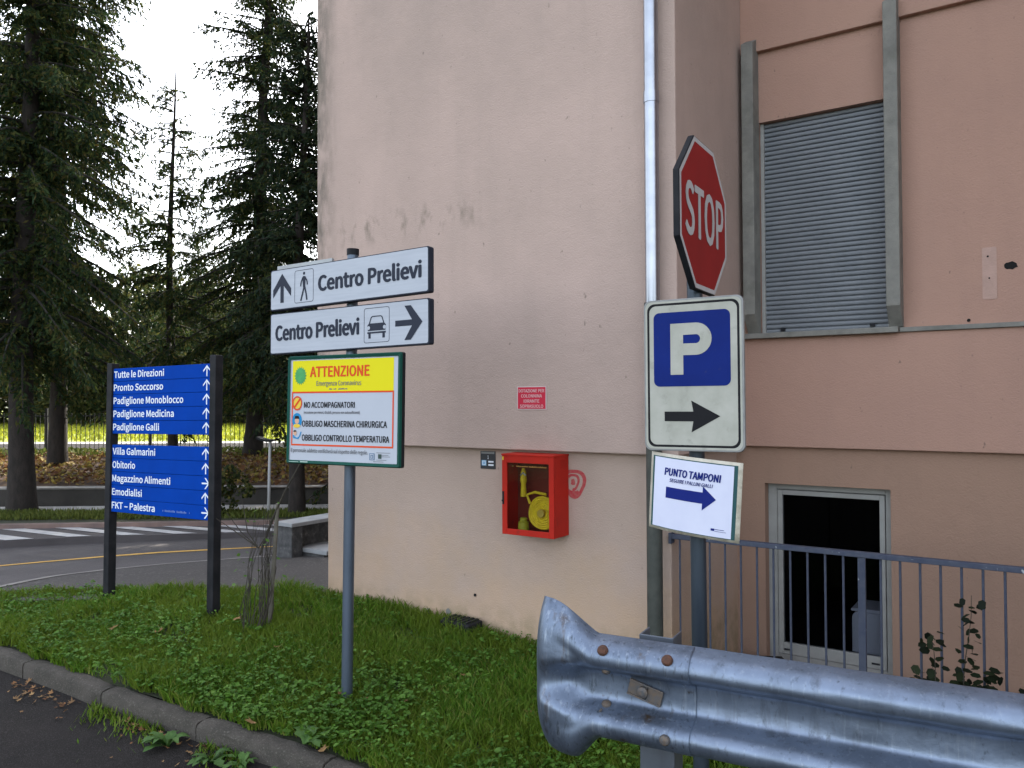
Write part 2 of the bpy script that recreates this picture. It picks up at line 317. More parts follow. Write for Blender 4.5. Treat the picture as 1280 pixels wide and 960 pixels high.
# outlines of the grotesque lettering used on the signs: character -> [advance, closed contours ...]; capitals are 514 high
GLYPHS = {
  ' ': [157],
  '(': [237, [167,-137,207,-120,157,-14,127,99,118,218,127,335,157,449,207,555,167,573,112,465,77,347,64,218,77,88,112,-29]],
  ')': [237, [69,-137,125,-29,160,88,172,218,160,347,125,465,69,573,29,555,80,449,110,335,120,218,110,99,80,-14,29,-120]],
  ',': [195, [53,-133,107,-98,142,-49,155,13,148,54,130,79,101,88,77,83,59,67,53,43,59,19,76,4,107,-1,98,-40,74,-72,37,-95]],
  '.': [195, [97,-9,121,-3,137,14,144,39,137,65,121,82,97,88,74,82,57,65,51,39,57,14,74,-3]],
  '/': [275, [8,-125,55,-125,264,556,218,556]],
  '1': [389, [62,0,343,0,343,53,240,53,240,513,191,513,161,499,126,486,85,477,85,436,176,436,176,53,62,53]],
  '3': [389, [184,-9,268,8,327,59,349,137,335,199,296,243,241,268,241,271,289,298,320,339,332,394,312,464,260,507,182,522,127,514,80,493,39,461,74,421,105,447,141,464,180,471,226,460,256,432,267,389,254,339,209,304,125,291,125,242,219,229,269,194,284,139,271,89,234,56,180,44,128,53,87,74,53,103,20,62,60,27,114,1]],
  '4': [389, [238,0,298,0,298,141,367,141,367,193,298,193,298,513,228,513,14,183,14,141,238,141], [238,193,81,193,197,368,239,443,242,443,238,350]],
  '5': [389, [183,-9,265,12,327,71,352,167,330,260,275,313,197,331,168,328,143,321,120,310,133,459,326,459,326,513,77,513,60,274,95,252,122,269,149,279,180,282,236,268,273,228,286,165,272,101,233,59,177,44,124,52,83,73,51,101,19,59,59,26,113,1]],
  '7': [389, [139,0,205,0,221,178,265,328,356,475,356,513,34,513,34,459,284,459,203,321,158,174]],
  '8': [389, [196,-9,280,9,336,56,356,123,344,184,313,228,270,258,270,262,301,293,327,335,338,386,321,456,273,504,197,521,126,505,75,459,57,391,66,342,92,303,126,272,126,270,81,237,46,189,32,127,54,57,111,9], [231,279,174,305,131,340,115,391,126,434,154,463,197,473,244,461,273,429,284,382,278,346,260,311], [197,39,141,51,103,84,89,133,98,179,123,218,160,249,227,219,276,182,296,125,283,80,249,50]],
  'A': [426, [3,0,68,0,118,157,305,157,354,0,423,0,249,513,176,513], [134,208,194,402,210,461,213,461,289,208]],
  'B': [460, [71,0,234,0,335,17,404,67,429,151,415,211,378,252,324,273,324,277,365,301,390,340,399,388,376,461,315,501,223,513,71,513], [135,296,135,462,214,462,281,454,322,428,335,380,323,334,283,306,211,296], [135,52,135,245,225,245,301,235,349,205,365,153,348,96,300,63,225,52]],
  'C': [447, [264,-9,325,0,377,25,422,64,386,106,351,74,312,55,267,48,182,73,127,146,107,258,128,369,184,440,269,466,310,460,344,443,374,417,409,459,373,490,326,513,268,522,151,490,71,399,41,256,70,113,149,23]],
  'D': [482, [71,0,202,0,332,31,413,119,440,258,413,397,332,484,199,513,71,513], [135,53,135,461,193,461,294,437,354,369,374,258,354,148,294,78,193,53]],
  'E': [412, [71,0,374,0,374,55,135,55,135,242,330,242,330,298,135,298,135,459,366,459,366,513,71,513]],
  'F': [387, [71,0,135,0,135,230,331,230,331,285,135,285,135,459,366,459,366,513,71,513]],
  'G': [482, [272,-9,337,-1,390,20,431,50,431,266,262,266,262,212,371,212,371,78,346,62,314,51,279,48,185,73,127,146,107,258,128,369,188,440,278,466,324,459,360,442,389,417,424,459,388,489,339,513,276,522,155,490,71,399,41,256,71,113,152,23]],
  'H': [510, [71,0,135,0,135,242,375,242,375,0,440,0,440,513,375,513,375,298,135,298,135,513,71,513]],
  'I': [205, [71,0,135,0,135,513,71,513]],
  'K': [452, [71,0,135,0,135,162,223,268,377,0,450,0,264,319,425,513,352,513,137,256,135,256,135,513,71,513]],
  'L': [380, [71,0,360,0,360,55,135,55,135,513,71,513]],
  'M': [569, [71,0,129,0,129,284,128,333,120,436,123,436,165,319,262,52,305,52,402,319,443,436,446,436,442,386,439,333,438,284,438,0,498,0,498,513,420,513,322,239,286,132,284,132,148,513,71,513]],
  'N': [506, [71,0,132,0,132,270,124,430,127,430,182,324,369,0,436,0,436,513,374,513,374,246,375,192,383,84,380,84,324,190,137,513,71,513]],
  'O': [520, [260,-9,374,24,451,116,479,258,451,400,374,491,260,522,146,491,69,400,41,258,69,116,146,24], [260,48,179,74,126,147,107,258,126,369,179,440,260,466,340,440,393,369,412,258,393,147,340,74]],
  'P': [443, [71,0,135,0,135,204,220,204,319,221,385,273,409,363,385,452,318,499,217,513,71,513], [135,257,135,461,209,461,284,452,329,421,345,363,330,303,286,268,211,257]],
  'R': [445, [135,270,135,461,221,461,289,452,332,423,346,370,332,314,289,281,221,270], [352,0,425,0,295,225,356,252,396,300,410,370,387,454,324,500,231,513,71,513,71,0,135,0,135,218,228,218]],
  'S': [417, [213,-9,306,11,366,63,387,137,373,200,335,244,282,274,209,305,169,324,137,350,123,391,135,431,168,457,219,466,264,460,302,443,336,418,370,459,328,492,277,514,219,522,136,505,79,457,57,387,74,324,114,281,162,255,235,223,279,201,310,174,321,131,309,87,272,58,214,48,161,56,113,78,72,111,34,67,84,26,144,0]],
  'T': [419, [177,0,242,0,242,459,398,459,398,513,22,513,22,459,177,459]],
  'U': [505, [253,-9,347,12,412,81,437,211,437,513,375,513,375,210,358,113,315,62,253,48,192,62,149,113,133,210,133,513,69,513,69,211,93,81,158,12]],
  'V': [403, [165,0,239,0,403,513,337,513,254,235,222,123,204,66,202,66,184,123,152,235,69,513,1,513]],
  'X': [401, [12,0,81,0,154,139,195,222,198,222,242,139,319,0,390,0,239,262,380,513,312,513,207,307,204,307,163,382,93,513,22,513,162,265]],
  'Z': [422, [35,0,389,0,389,55,115,55,386,475,386,513,60,513,60,459,306,459,35,39]],
  'a': [394, [152,-9,197,-2,240,18,280,46,286,0,338,0,338,234,325,316,282,371,207,390,148,382,98,363,57,340,82,296,115,316,154,331,196,337,244,323,268,288,275,241,142,214,66,168,41,99,56,40,95,4], [170,43,136,49,112,68,103,103,119,146,173,178,275,198,275,92,239,65,205,48]],
  'b': [433, [232,-9,313,15,374,85,397,196,380,299,329,366,246,390,204,383,163,364,126,337,129,405,129,557,64,557,64,0,116,0,121,39,124,39,159,13,196,-3], [221,45,193,48,162,61,129,84,129,284,164,313,197,330,230,336,288,318,321,270,331,195,316,115,278,63]],
  'c': [357, [214,-9,259,-3,300,13,338,39,310,82,283,63,253,49,220,44,158,62,117,113,102,190,118,267,160,318,222,336,250,332,275,320,298,303,330,345,300,367,264,384,219,390,128,366,62,298,36,190,60,82,123,14]],
  'd': [434, [194,-9,238,-2,277,18,312,45,317,0,370,0,370,557,305,557,305,411,309,346,276,370,242,385,202,390,120,366,60,296,37,190,57,82,111,14], [208,45,151,62,115,112,103,190,118,267,157,318,213,336,244,332,274,319,305,296,305,97,274,68,242,50]],
  'e': [388, [218,-9,266,-4,308,10,343,29,321,72,292,56,260,46,225,42,162,58,118,104,99,175,356,175,359,211,341,306,289,368,207,390,124,366,61,297,36,190,61,83,126,15], [99,221,119,285,157,325,208,339,259,325,291,286,303,221]],
  'f': [228, [23,328,75,328,75,0,139,0,139,328,219,328,219,380,139,380,139,440,145,482,162,507,193,515,235,505,249,555,186,567,123,551,87,508,75,441,75,380,23,377]],
  'g': [395, [193,-175,295,-157,361,-109,385,-43,370,8,326,38,253,47,178,47,138,52,117,67,111,88,115,107,123,121,136,134,192,120,263,137,313,182,331,253,327,284,317,310,300,331,378,331,378,380,246,380,213,389,192,390,121,373,70,326,50,254,57,212,75,177,99,152,80,132,64,108,57,78,62,52,74,31,92,13,61,-12,42,-41,36,-74,56,-129,111,-163], [192,164,152,175,123,206,111,254,122,302,151,333,192,343,233,333,262,302,273,254,262,206,233,175], [202,-131,142,-123,105,-100,92,-64,96,-42,108,-21,130,0,179,-6,245,-6,287,-10,313,-26,322,-54,307,-91,266,-120]],
  'h': [425, [64,0,129,0,129,276,164,308,197,328,232,334,274,324,297,291,305,232,305,0,368,0,368,241,356,323,318,373,252,390,204,381,163,358,126,326,129,405,129,557,64,557]],
  'i': [193, [64,0,129,0,129,380,64,380], [97,459,119,464,134,479,139,501,134,523,119,537,97,543,75,537,60,523,55,501,60,479,75,464]],
  'l': [199, [132,-9,169,-4,160,46,137,47,131,56,129,71,129,557,64,557,64,76,71,30,93,1]],
  'm': [648, [64,0,129,0,129,276,162,308,194,328,224,334,264,324,287,291,295,232,295,0,359,0,359,276,393,308,424,328,454,334,494,324,518,291,525,232,525,0,589,0,589,241,576,323,538,373,474,390,429,381,388,355,348,317,327,356,293,381,243,390,200,381,160,358,125,325,123,325,117,380,64,380]],
  'n': [427, [64,0,129,0,129,276,164,308,197,328,232,334,274,324,297,291,305,232,305,0,368,0,368,241,356,323,318,373,252,390,204,381,162,358,125,325,123,325,117,380,64,380]],
  'o': [424, [212,-9,299,14,363,82,388,190,363,298,299,366,212,390,125,366,61,298,36,190,61,82,125,14], [212,44,154,62,116,113,102,190,116,267,154,318,212,336,270,318,309,267,323,190,309,113,270,62]],
  'p': [434, [64,-160,129,-160,129,-32,127,35,162,11,197,-4,232,-9,313,15,374,85,397,196,380,299,329,366,246,390,202,382,162,363,123,336,117,380,64,380], [221,45,194,48,162,61,129,84,129,284,164,313,198,330,230,336,288,318,321,270,331,195,316,115,278,63]],
  'r': [272, [64,0,129,0,129,244,158,296,191,324,224,333,261,326,273,382,232,390,192,380,155,353,125,311,123,311,117,380,64,380]],
  's': [328, [164,-9,239,6,286,47,302,104,284,161,241,196,146,235,116,256,104,285,112,313,135,333,175,340,207,336,235,324,261,307,292,347,259,368,219,384,174,390,103,375,59,337,43,282,60,229,102,195,195,155,228,133,241,100,233,70,208,49,166,41,124,46,87,62,53,86,22,43,63,16,111,-2]],
  't': [264, [183,-9,208,-7,254,5,242,53,198,43,163,51,145,76,139,116,139,328,243,328,243,380,139,380,139,487,86,487,79,380,19,377,19,328,76,328,76,118,86,51,120,7]],
  'u': [425, [176,-9,223,0,264,23,301,60,303,60,308,0,361,0,361,380,298,380,298,111,263,74,231,53,195,46,154,57,131,89,123,147,123,380,59,380,59,139,71,58,110,8]],
  'v': [365, [146,0,221,0,356,380,293,380,221,164,186,52,182,52,147,164,76,380,9,380]],
  'z': [333, [25,0,312,0,312,52,105,52,306,346,306,380,46,380,46,328,225,328,25,34]],
  'à': [394, [152,-9,197,-2,240,18,280,46,286,0,338,0,338,234,325,316,282,371,207,390,148,382,98,363,57,340,82,296,115,316,154,331,196,337,244,323,268,288,275,241,142,214,66,168,41,99,56,40,95,4], [170,43,136,49,112,68,103,103,119,146,173,178,275,198,275,92,239,65,205,48], [221,448,254,480,142,611,98,569]],
  '–': [375, [32,175,343,175,343,218,32,218]],
}
_tc = {}
def glyph(c):
    if c not in _tc:
        g = GLYPHS[c]; cs = [[(q[k], q[k + 1]) for k in range(0, len(q), 2)] for q in g[1:]]
        def inside(p, q):
            return sum((u[1] > p[1]) != (v[1] > p[1]) and p[0] < (v[0] - u[0]) * (p[1] - u[1]) / (v[1] - u[1]) + u[0] for u, v in zip(q, q[1:] + q[:1])) % 2 == 1
        own = [[k for k in range(len(cs)) if k != i and inside(cs[i][0], cs[k])] for i in range(len(cs))]; V = []; F = []
        for i in range(len(cs)):
            if len(own[i]) % 2: continue
            grp = [cs[i]] + [cs[k] for k in range(len(cs)) if len(own[k]) % 2 and i in own[k]]; P = [p for q in grp for p in q]; o = len(V); V += P
            for t in tessellate_polygon([[Vector((p[0], p[1], 0)) for p in q] for q in grp]):
                p, q, r = (P[k] for k in t); t = tuple(t) if (q[0] - p[0]) * (r[1] - p[1]) - (q[1] - p[1]) * (r[0] - p[0]) > 0 else tuple(t)[::-1]
                F.append(tuple(k + o for k in t))
        _tc[c] = (g[0], V, F)
    return _tc[c]
def text(mb, s, x0, x1, zb, cap, y, bold=0., shear=0., mi=0):
    """writes s between x0 and x1, baseline at zb, capitals cap high; bold prints every letter several times, shifted by that share of cap."""
    pen = 0; V = []; F = []
    for c in s:
        adv, v, f = glyph(c); o = len(V); V += [(p[0] + pen + shear * p[1], p[1]) for p in v]; F += [tuple(k + o for k in t) for t in f]; pen += adv
    d = bold * cap; a, b = min(p[0] for p in V), max(p[0] for p in V); kx = (x1 - x0 - 2 * d) / (b - a); kz = (cap - 1.2 * d) / 514.
    sh = [(0, 0)] if not d else [(0, 0), (-d, 0), (d, 0), (-.5 * d, .6 * d), (.5 * d, -.6 * d), (.5 * d, .6 * d), (-.5 * d, -.6 * d)]
    for k, (ex, ez) in enumerate(sh):
        mb.add([(x0 + d + ex + (p[0] - a) * kx, y - .00016 * k, zb + .6 * d + ez + p[1] * kz) for p in V], F, mi)

# ------------------------------------------------------------------ ground
C0 = Vector((-1.5919, 6.9206, 0)); TH = R_(33.84)
D = Vector((math.cos(TH), -math.sin(TH), 0)); NN = Vector((math.sin(TH), math.cos(TH), 0))
def loc_tn(x, y): d = Vector((x, y, 0)) - C0; return d.dot(D), d.dot(NN)
def lawn_z(x, y):
    t, n = loc_tn(x, y); return max(-.34, -.045 * max(t, 0) + .052 * min(n, 0))
def lawn_znp(x, y):
    t = (x - C0.x) * D.x + (y - C0.y) * D.y; n = (x - C0.x) * NN.x + (y - C0.y) * NN.y
    return np.maximum(-.34, -.045 * np.maximum(t, 0) + .052 * np.minimum(n, 0))
def bw(t, n, z=0.): return C0 + D * t + NN * n + Vector((0, 0, z))       # building frame -> world
def worn_print(mb, x0, x1, z0, z1, y, seed):      # print too worn or small to read: a row of uneven marks
    r = random.Random(seed); x = x0
    while x < x1:
        wd = r.uniform(.35, .8) * (z1 - z0); h = r.uniform(.55, 1.) * (z1 - z0)
        if r.random() > .14: mb.flat(rect(x, min(x + wd, x1 + .002), z0, z0 + h), y)
        x += wd + .22 * (z1 - z0)
def poly_grid(name, xs, ys, zf, m, inside=None, kind='structure'):
    V = []; idx = {}; F = []
    for i, x in enumerate(xs):
        for j, y in enumerate(ys): idx[i, j] = len(V); V.append((x, y, zf(x, y)))
    for i in range(len(xs) - 1):
        for j in range(len(ys) - 1):
            if inside is None or inside((xs[i] + xs[i + 1]) / 2, (ys[j] + ys[j + 1]) / 2):
                F.append((idx[i, j], idx[i + 1, j], idx[i + 1, j + 1], idx[i, j + 1]))
    o = npmesh(name, np.array(V), np.array(F), m, smooth=True); tag(o, kind=kind); return o
def polysheet(name, poly, zf, m, kind='structure'):
    b = MB(); b.add([(x, y, zf(x, y) if callable(zf) else zf) for x, y in poly], [tuple(range(len(poly)))])
    o = b.build(name, m); tag(o, kind=kind); return o
def ribbon(name, pts, wdt, zf, m, kind='structure', sub=6, side=None):
    """flat strip along a polyline."""
    P = [Vector((p[0], p[1])) for p in pts]; Q = []
    for i in range(len(P) - 1):
        for k in range(sub): Q.append(P[i].lerp(P[i + 1], k / sub))
    Q.append(P[-1]); b = MB(); v = []
    for i, p in enumerate(Q):
        t = (Q[min(i + 1, len(Q) - 1)] - Q[max(i - 1, 0)]).normalized(); n = Vector((-t.y, t.x))
        for s_ in (-.5, .5):
            q = p + n * wdt * s_; v.append((q.x, q.y, zf(q.x, q.y)))
    b.add(v, [(2 * i, 2 * i + 2, 2 * i + 3, 2 * i + 1) for i in range(len(Q) - 1)])
    o = b.build(name, m)
    if kind: tag(o, kind=kind)
    return o
# base earth, one sheet to the horizon
polysheet('ground', [(-600, -600), (600, -600), (600, 900), (-600, 900)], -.95, M['ground'])

KERB_O = [(-9.0, 8.4), (-6.2, 7.05), (-4.6, 6.2), (-3.594, 5.637), (-3.073, 5.300), (-2.644, 5.022), (-2.078, 4.715), (-1.822, 4.575), (-1.477, 4.393), (-1.181, 4.243), (-.953, 4.115), (-.70, 3.93), (-.35, 3.60), (0.05, 3.0), (.25, 2.4), (.6, 1.6), (1.5, .6), (5., -1.5)]
def road_front_z(x, y): return lawn_z(x, y) - .115 if y > 3.2 else max(lawn_z(x, 3.2) - .115, -.46)
xs = np.arange(-14, 8.01, .5); ys = np.arange(-10, 9.01, .5)
def front_inside(x, y): return loc_tn(x, y)[1] < .9 and y < 7.8
poly_grid('road', list(xs), list(ys), road_front_z, M['asphalt'], front_inside)
def rear_z(x, y):
    p = -.36 * x + .93 * y
    for (a, za), (b, zb) in (((7.5, -.045), (9.0, -.085)), ((9.0, -.085), (11.1, -.29)), ((11.1, -.29), (12.9, -.40)), ((12.9, -.40), (40, -.40))):
        if p <= b: return za if p < a else za + (zb - za) * (p - a) / (b - a)
    return -.40
xs = list(np.arange(-30, 12.01, .5)); ys = list(np.arange(6.9, 13.01, .25))
LAWN_REAR = [(-12, 6.95), (-5.2, 7.15), (-4.62, 7.24), (-3.72, 7.34), (-2.9, 7.22), (-2.38, 7.06), (-1.70, 7.0)]
def below(poly, x, y):           # y under the polyline
    for (a, ya), (b, yb) in zip(poly, poly[1:]):
        if a <= x <= b: return y < ya + (yb - ya) * (x - a) / (b - a)
    return False
def rear_inside(x, y):
    t, n = loc_tn(x, y); return not (t > .4 and n > .6)
poly_grid('avenue', xs, ys, rear_z, M['asphalt_far'], rear_inside)
GUT = [(-4.95, 7.05), (-4.76, 7.47), (-4.66, 7.72), (-4.50, 8.05), (-4.24, 8.40), (-3.80, 8.76), (-3.09, 9.09), (-2.25, 9.36), (-1.0, 9.7), (1.5, 10.2)]
# coarse pavement between lawn and gutter
pv = [(-4.93, 7.0), *GUT[1:], (1.5, 7.6), (-1.5, 6.95), (-2.4, 7.0), (-3.7, 7.28)]
b = MB(); cen = (-2.6, 7.9)
dense = []
for (a, c) in zip(pv, pv[1:] + pv[:1]):
    for k in range(8): dense.append((a[0] + (c[0] - a[0]) * k / 8, a[1] + (c[1] - a[1]) * k / 8))
rings = []
for s_ in (1, .85, .7, .55, .4, .25, .1):
    rings.append([(cen[0] + (x - cen[0]) * s_, cen[1] + (y - cen[1]) * s_) for x, y in dense])
v = [(x, y, rear_z(x, y) + .006) for rg in rings for x, y in rg]; n = len(dense)
f = [(i * n + k, i * n + (k + 1) % n, (i + 1) * n + (k + 1) % n, (i + 1) * n + k) for i in range(len(rings) - 1) for k in range(n)] + [tuple((len(rings) - 1) * n + k for k in range(n))]
b.add(v, f); tag(b.build('pavement', M['pavement'], smooth=True), kind='structure')
ribbon('gutter_strip', GUT, .075, lambda x, y: rear_z(x, y) + .012, M['kerb_pale'])
ribbon('yellow_line', [(-12, 5.6), (-8.2, 7.9), (-6.0, 9.35), (-5.62, 9.68), (-5.13, 10.02), (-4.54, 10.30), (-3.9, 10.46), (-3.28, 10.58), (-1.5, 10.85), (3, 11.4)], .13, lambda x, y: rear_z(x, y) + .006, M['yellow_line'], sub=10)
# raised crossing with its kerb face, zebra stripes
FR = [(-30, 5.0), (-12, 9.6), (-9, 10.55), (-7.17, 11.22), (-6.40, 11.50), (-5.58, 11.64), (-4.21, 11.82), (-2, 12.05), (12, 13)]
b = MB()
for (a, c) in zip(FR, FR[1:]):
    for k in range(6):
        p = [(a[0] + (c[0] - a[0]) * q / 6, a[1] + (c[1] - a[1]) * q / 6) for q in (k, k + 1)]
        v = [(p[0][0], p[0][1], -.55), (p[1][0], p[1][1], -.55), (p[1][0], p[1][1], -.30), (p[0][0], p[0][1], -.30), (p[1][0], 14.3, -.30), (p[0][0], 14.3, -.30)]
        b.add(v, [(0, 1, 2, 3), (3, 2, 4, 5)])
tag(b.build('raised_crossing', M['asphalt_far']), kind='structure')
b = MB()
def fr_y(x):
    for (xa, ya), (xb, yb) in zip(FR, FR[1:]):
        if xa <= x <= xb: return ya + (yb - ya) * (x - xa) / (xb - xa)
for k in range(-4, 6):
    x = -6.40 + .72 * k; x2 = x + .33
    b.add([(x - 1.40, fr_y(x) + .74, -.292), (x, fr_y(x) + .03, -.292), (x2, fr_y(x2) + .03, -.292), (x2 - 1.40, fr_y(x2) + .74, -.292)], [(0, 1, 2, 3)])
tag(b.build('crossing_stripes', M['white_line']), kind='structure')
def strip(name, y0f, y1f, z0, z1, m, x0=-30, x1=14, st=.5, kind='structure'):
    """a long raised strip: front face plus top."""
    b = MB(); xs = np.arange(x0, x1 + .01, st)
    for xa, xb in zip(xs, xs[1:]):
        v = [(xa, y0f(xa), z0), (xb, y0f(xb), z0), (xb, y0f(xb), z1), (xa, y0f(xa), z1), (xb, y1f(xb), z1), (xa, y1f(xa), z1)]
        b.add(v, [(0, 1, 2, 3), (3, 2, 4, 5)])
    o = b.build(name, m); tag(o, kind=kind); return o
kf = lambda x: 12.42 + .07 * (x + 6)
strip('porphyry_kerb', kf, lambda x: kf(x) + .14, -.36, -.235, M['kerb_red'])
strip('verge_soil', lambda x: kf(x) + .14, lambda x: 13.75, -.30, -.24, M['soil'])
strip('sidewalk', lambda x: 13.72, lambda x: 14.32 + .03 * x + .2, -.35, -.215, M['path'])

# ------------------------------------------------------------------ lawn soil and near kerb
lawn_poly = [(-12, 7.0), (-9.0, 8.4 - 1.4)] 
def kerb_y(x):
    for (a, ya), (c, yc) in zip(KERB_O, KERB_O[1:]):
        if a <= x <= c: return ya + (yc - ya) * (x - a) / (c - a)
    return KERB_O[0][1] if x < KERB_O[0][0] else KERB_O[-1][1]
def rear_y(x):
    if x > -1.70: return 99
    for (a, ya), (c, yc) in zip(LAWN_REAR, LAWN_REAR[1:]):
        if a <= x <= c: return ya + (yc - ya) * (x - a) / (c - a)
    return 7
b = MB(); xs = np.concatenate([np.arange(-6.6, 2.2, .1), np.arange(2.2, 5.0, .2)])
for xa, xb in zip(xs, xs[1:]):
    def col(x):
        y0 = kerb_y(x) + .135; y1 = rear_y(x)
        if y1 > 50: y1 = C0.y + (x - C0.x) * (D.y / D.x) + .03
        y1 = max(y1, y0 + .01)
        return [(x, y0 + (y1 - y0) * k / 24) for k in range(25)]
    ca, cb = col(xa), col(xb)
    v = [(p[0], p[1], lawn_z(*p) - .026 + .010 * math.sin(p[0] * 5.1) * math.sin(p[1] * 4.3)) for p in ca + cb]
    b.add(v, [(k, k + 25, k + 26, k + 1) for k in range(24)])
tag(b.build('lawn_soil', M['soil'], smooth=True), kind='structure')
# kerb stones: one structure, with visible joints
b = MB(); P = [Vector(p) for p in KERB_O]; acc = 0; Q = []
for i in range(len(P) - 1):
    L_ = (P[i + 1] - P[i]).length; n = max(1, int(L_ / .1))
    for k in range(n): Q.append(P[i].lerp(P[i + 1], k / n))
Q.append(P[-1])
def kerb_ring(p, t, j):
    n = Vector((-t.y, t.x)); z = lawn_z(p.x, p.y); r = random.Random(int(p.x * 977 + p.y * 613)); e = lambda: r.uniform(-.004, .004)
    prof = [(0, -.20), (0, -.025 + e()), (.012 + e(), -.003 + e()), (.06, .004 + e()), (.105, .002 + e()), (.12, -.012), (.12, -.12)]
    return [(p.x + n.x * a, p.y + n.y * a, z + h - .008 - (.012 if j else 0)) for a, h in prof]
cum = [0.]
for p, q in zip(Q, Q[1:]): cum.append(cum[-1] + (q - p).length)
def at_len(l):
    k = max(k for k in range(len(cum)) if cum[k] <= l + 1e-9); k = min(k, len(Q) - 2); t = (Q[k + 1] - Q[k]).normalized(); return Q[k] + t * (l - cum[k]), t
l = 0.; rk = random.Random(9)
while l < cum[-1] - .3:
    n_ = min(l + rk.uniform(.84, .96), cum[-1]); drop = rk.uniform(-.006, .004); prev = None; m_ = 10; sidew = rk.uniform(-.004, .004)
    for k in range(m_ + 1):
        p, t = at_len(l + .006 + (n_ - l - .012) * k / m_); nn_ = Vector((-t.y, t.x)); r = kerb_ring(p + nn_ * sidew, t, 0); e_ = .006 if k in (0, m_) else 0
        r = [(x, y, z + drop - e_) for x, y, z in r]
        if prev: b.add(prev + r, [(q, q + 7, q + 8, q + 1) for q in range(6)])
        if k in (0, m_): b.add(r, [tuple(range(7)) if k else tuple(range(6, -1, -1))])
        prev = r
    l = n_
tag(b.build('kerb', M['kerb'], smooth=True), kind='structure')

# ------------------------------------------------------------------ slope, upper ground, path, meadow
def up_z(x, y): return .05 + max(0, min(1, (y - 15.1) / 3.7)) ** .8 * .36 if y > 15.05 else .05
poly_grid('slope', list(np.arange(-40, 16, 1.)), [14.75, 15.1, 15.5, 16, 16.6, 17.2, 17.8, 18.4, 19.0, 19.7], lambda x, y: up_z(x, y) + (.05 * math.sin(x * 2.1 + y) * math.sin(y * 1.7) if 15.3 < y < 18.8 else 0), M['slope'])
polysheet('path', [(-60, 20.5), (20, 20.5), (20, 23.6), (-60, 23.6)], .400, M['asphalt'])
polysheet('path_edge', [(-60, 19.6), (20, 19.6), (20, 20.5), (-60, 20.5)], .404, M['path'])
polysheet('path_far_edge', [(-60, 23.6), (20, 23.6), (20, 24.6), (-60, 24.6)], .404, M['path'])
poly_grid('meadow', list(np.arange(-70, 41, 5.)), list(np.arange(24.6, 120, 4.)), lambda x, y: .40, M['meadow'])

# ------------------------------------------------------------------ building
bld = empty('building', C0, (0, 0, -TH))
tag(bld, 'pink rendered building with an upper storey jutting slightly over its base', 'building')
def grid_wall(mb, y, x0, x1, z0, z1, holes, rev):
    """front sheet at y with rectangular holes, each with reveal faces of depth rev."""
    X = sorted({x0, x1, *[h[0] for h in holes], *[h[1] for h in holes]}); Zs = sorted({z0, z1, *[h[2] for h in holes], *[h[3] for h in holes]})
    for xa, xb in zip(X, X[1:]):
        for za, zb in zip(Zs, Zs[1:]):
            if not any(h[0] <= xa and xb <= h[1] and h[2] <= za and zb <= h[3] for h in holes):
                mb.add([(xa, y, za), (xb, y, za), (xb, y, zb), (xa, y, zb)], [(0, 1, 2, 3)])
    for h in holes:
        a, c, e, g = h[:4]; q = y + rev
        mb.add([(a, y, e), (a, q, e), (a, q, g), (a, y, g)], [(0, 1, 2, 3)]); mb.add([(c, y, e), (c, y, g), (c, q, g), (c, q, e)], [(0, 1, 2, 3)])
        mb.add([(a, y, g), (a, q, g), (c, q, g), (c, y, g)], [(0, 1, 2, 3)]); mb.add([(a, y, e), (c, y, e), (c, q, e), (a, q, e)], [(0, 1, 2, 3)])
TOP = 13.5; DEEP = 16.
mb = MB(); mb.box(0, 3.145, 0, DEEP, -2.5, 1.30); mb.build('lower_wall', M['stucco_lo'], bld, bevel=.006)
mb = MB(); mb.box(-.065, 3.225, -.065, DEEP + .065, 1.287, TOP); uw = mb.build('upper_wall', M['stucco_up'], bld, bevel=.008)
mb = MB(); mb.box(-.1, 12.2, -.1, DEEP + .1, TOP, TOP + .25); mb.build('roof', M['concrete'], bld)
# the set back front: ground floor, band, window storey, band above
XR = 12.
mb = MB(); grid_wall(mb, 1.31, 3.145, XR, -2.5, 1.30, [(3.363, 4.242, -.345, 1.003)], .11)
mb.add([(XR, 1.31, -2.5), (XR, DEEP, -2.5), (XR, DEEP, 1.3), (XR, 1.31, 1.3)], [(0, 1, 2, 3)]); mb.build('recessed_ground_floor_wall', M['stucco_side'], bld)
mb = MB(); mb.box(3.225, XR + .05, 1.25, 1.40, 1.285, 2.108); mb.build('wall_band', M['stucco_salmon'], bld, bevel=.006)
mb = MB(); grid_wall(mb, 1.292, 3.225, XR, 2.108, 4.33, [(3.352, 4.268, 2.14, 3.772)], .07)
mb.add([(XR, 1.29, 2.1), (XR, DEEP, 2.1), (XR, DEEP, 4.33), (XR, 1.29, 4.33)], [(0, 1, 2, 3)]); mb.build('window_storey_wall', M['stucco_salmon'], bld)
mb = MB(); mb.box(3.225, XR + .05, 1.245, DEEP, 4.31, TOP); mb.build('upper_band', M['stucco_salmon'], bld, bevel=.006)
mb = MB(); mb.box(3.24, 4.322, 1.185, 1.36, 2.103, 2.142); mb.box(4.325, XR + .03, 1.225, 1.36, 2.106, 2.138); mb.build('window_sill', M['concrete'], bld, bevel=.004)
for x0, x1, zt in ((3.262, 3.352, 4.37), (4.255, 4.345, 4.42)):
    mb = MB(); y0, y1 = 1.145, 1.36
    pr = [(y0, 2.285), (y1 - .10, 2.143), (y1, 2.143), (y1, zt + .06), (1.245, zt + .035), (y0, zt - .02)]
    v = [(x0, a, z) for a, z in pr] + [(x1, a, z) for a, z in pr]; n = len(pr)
    mb.add(v, [tuple(range(n)), tuple(range(2 * n - 1, n - 1, -1))] + [(i, i + n, (i + 1) % n + n, (i + 1) % n) for i in range(n)])
    mb.build('pilaster', M['concrete'], bld, bevel=.006)
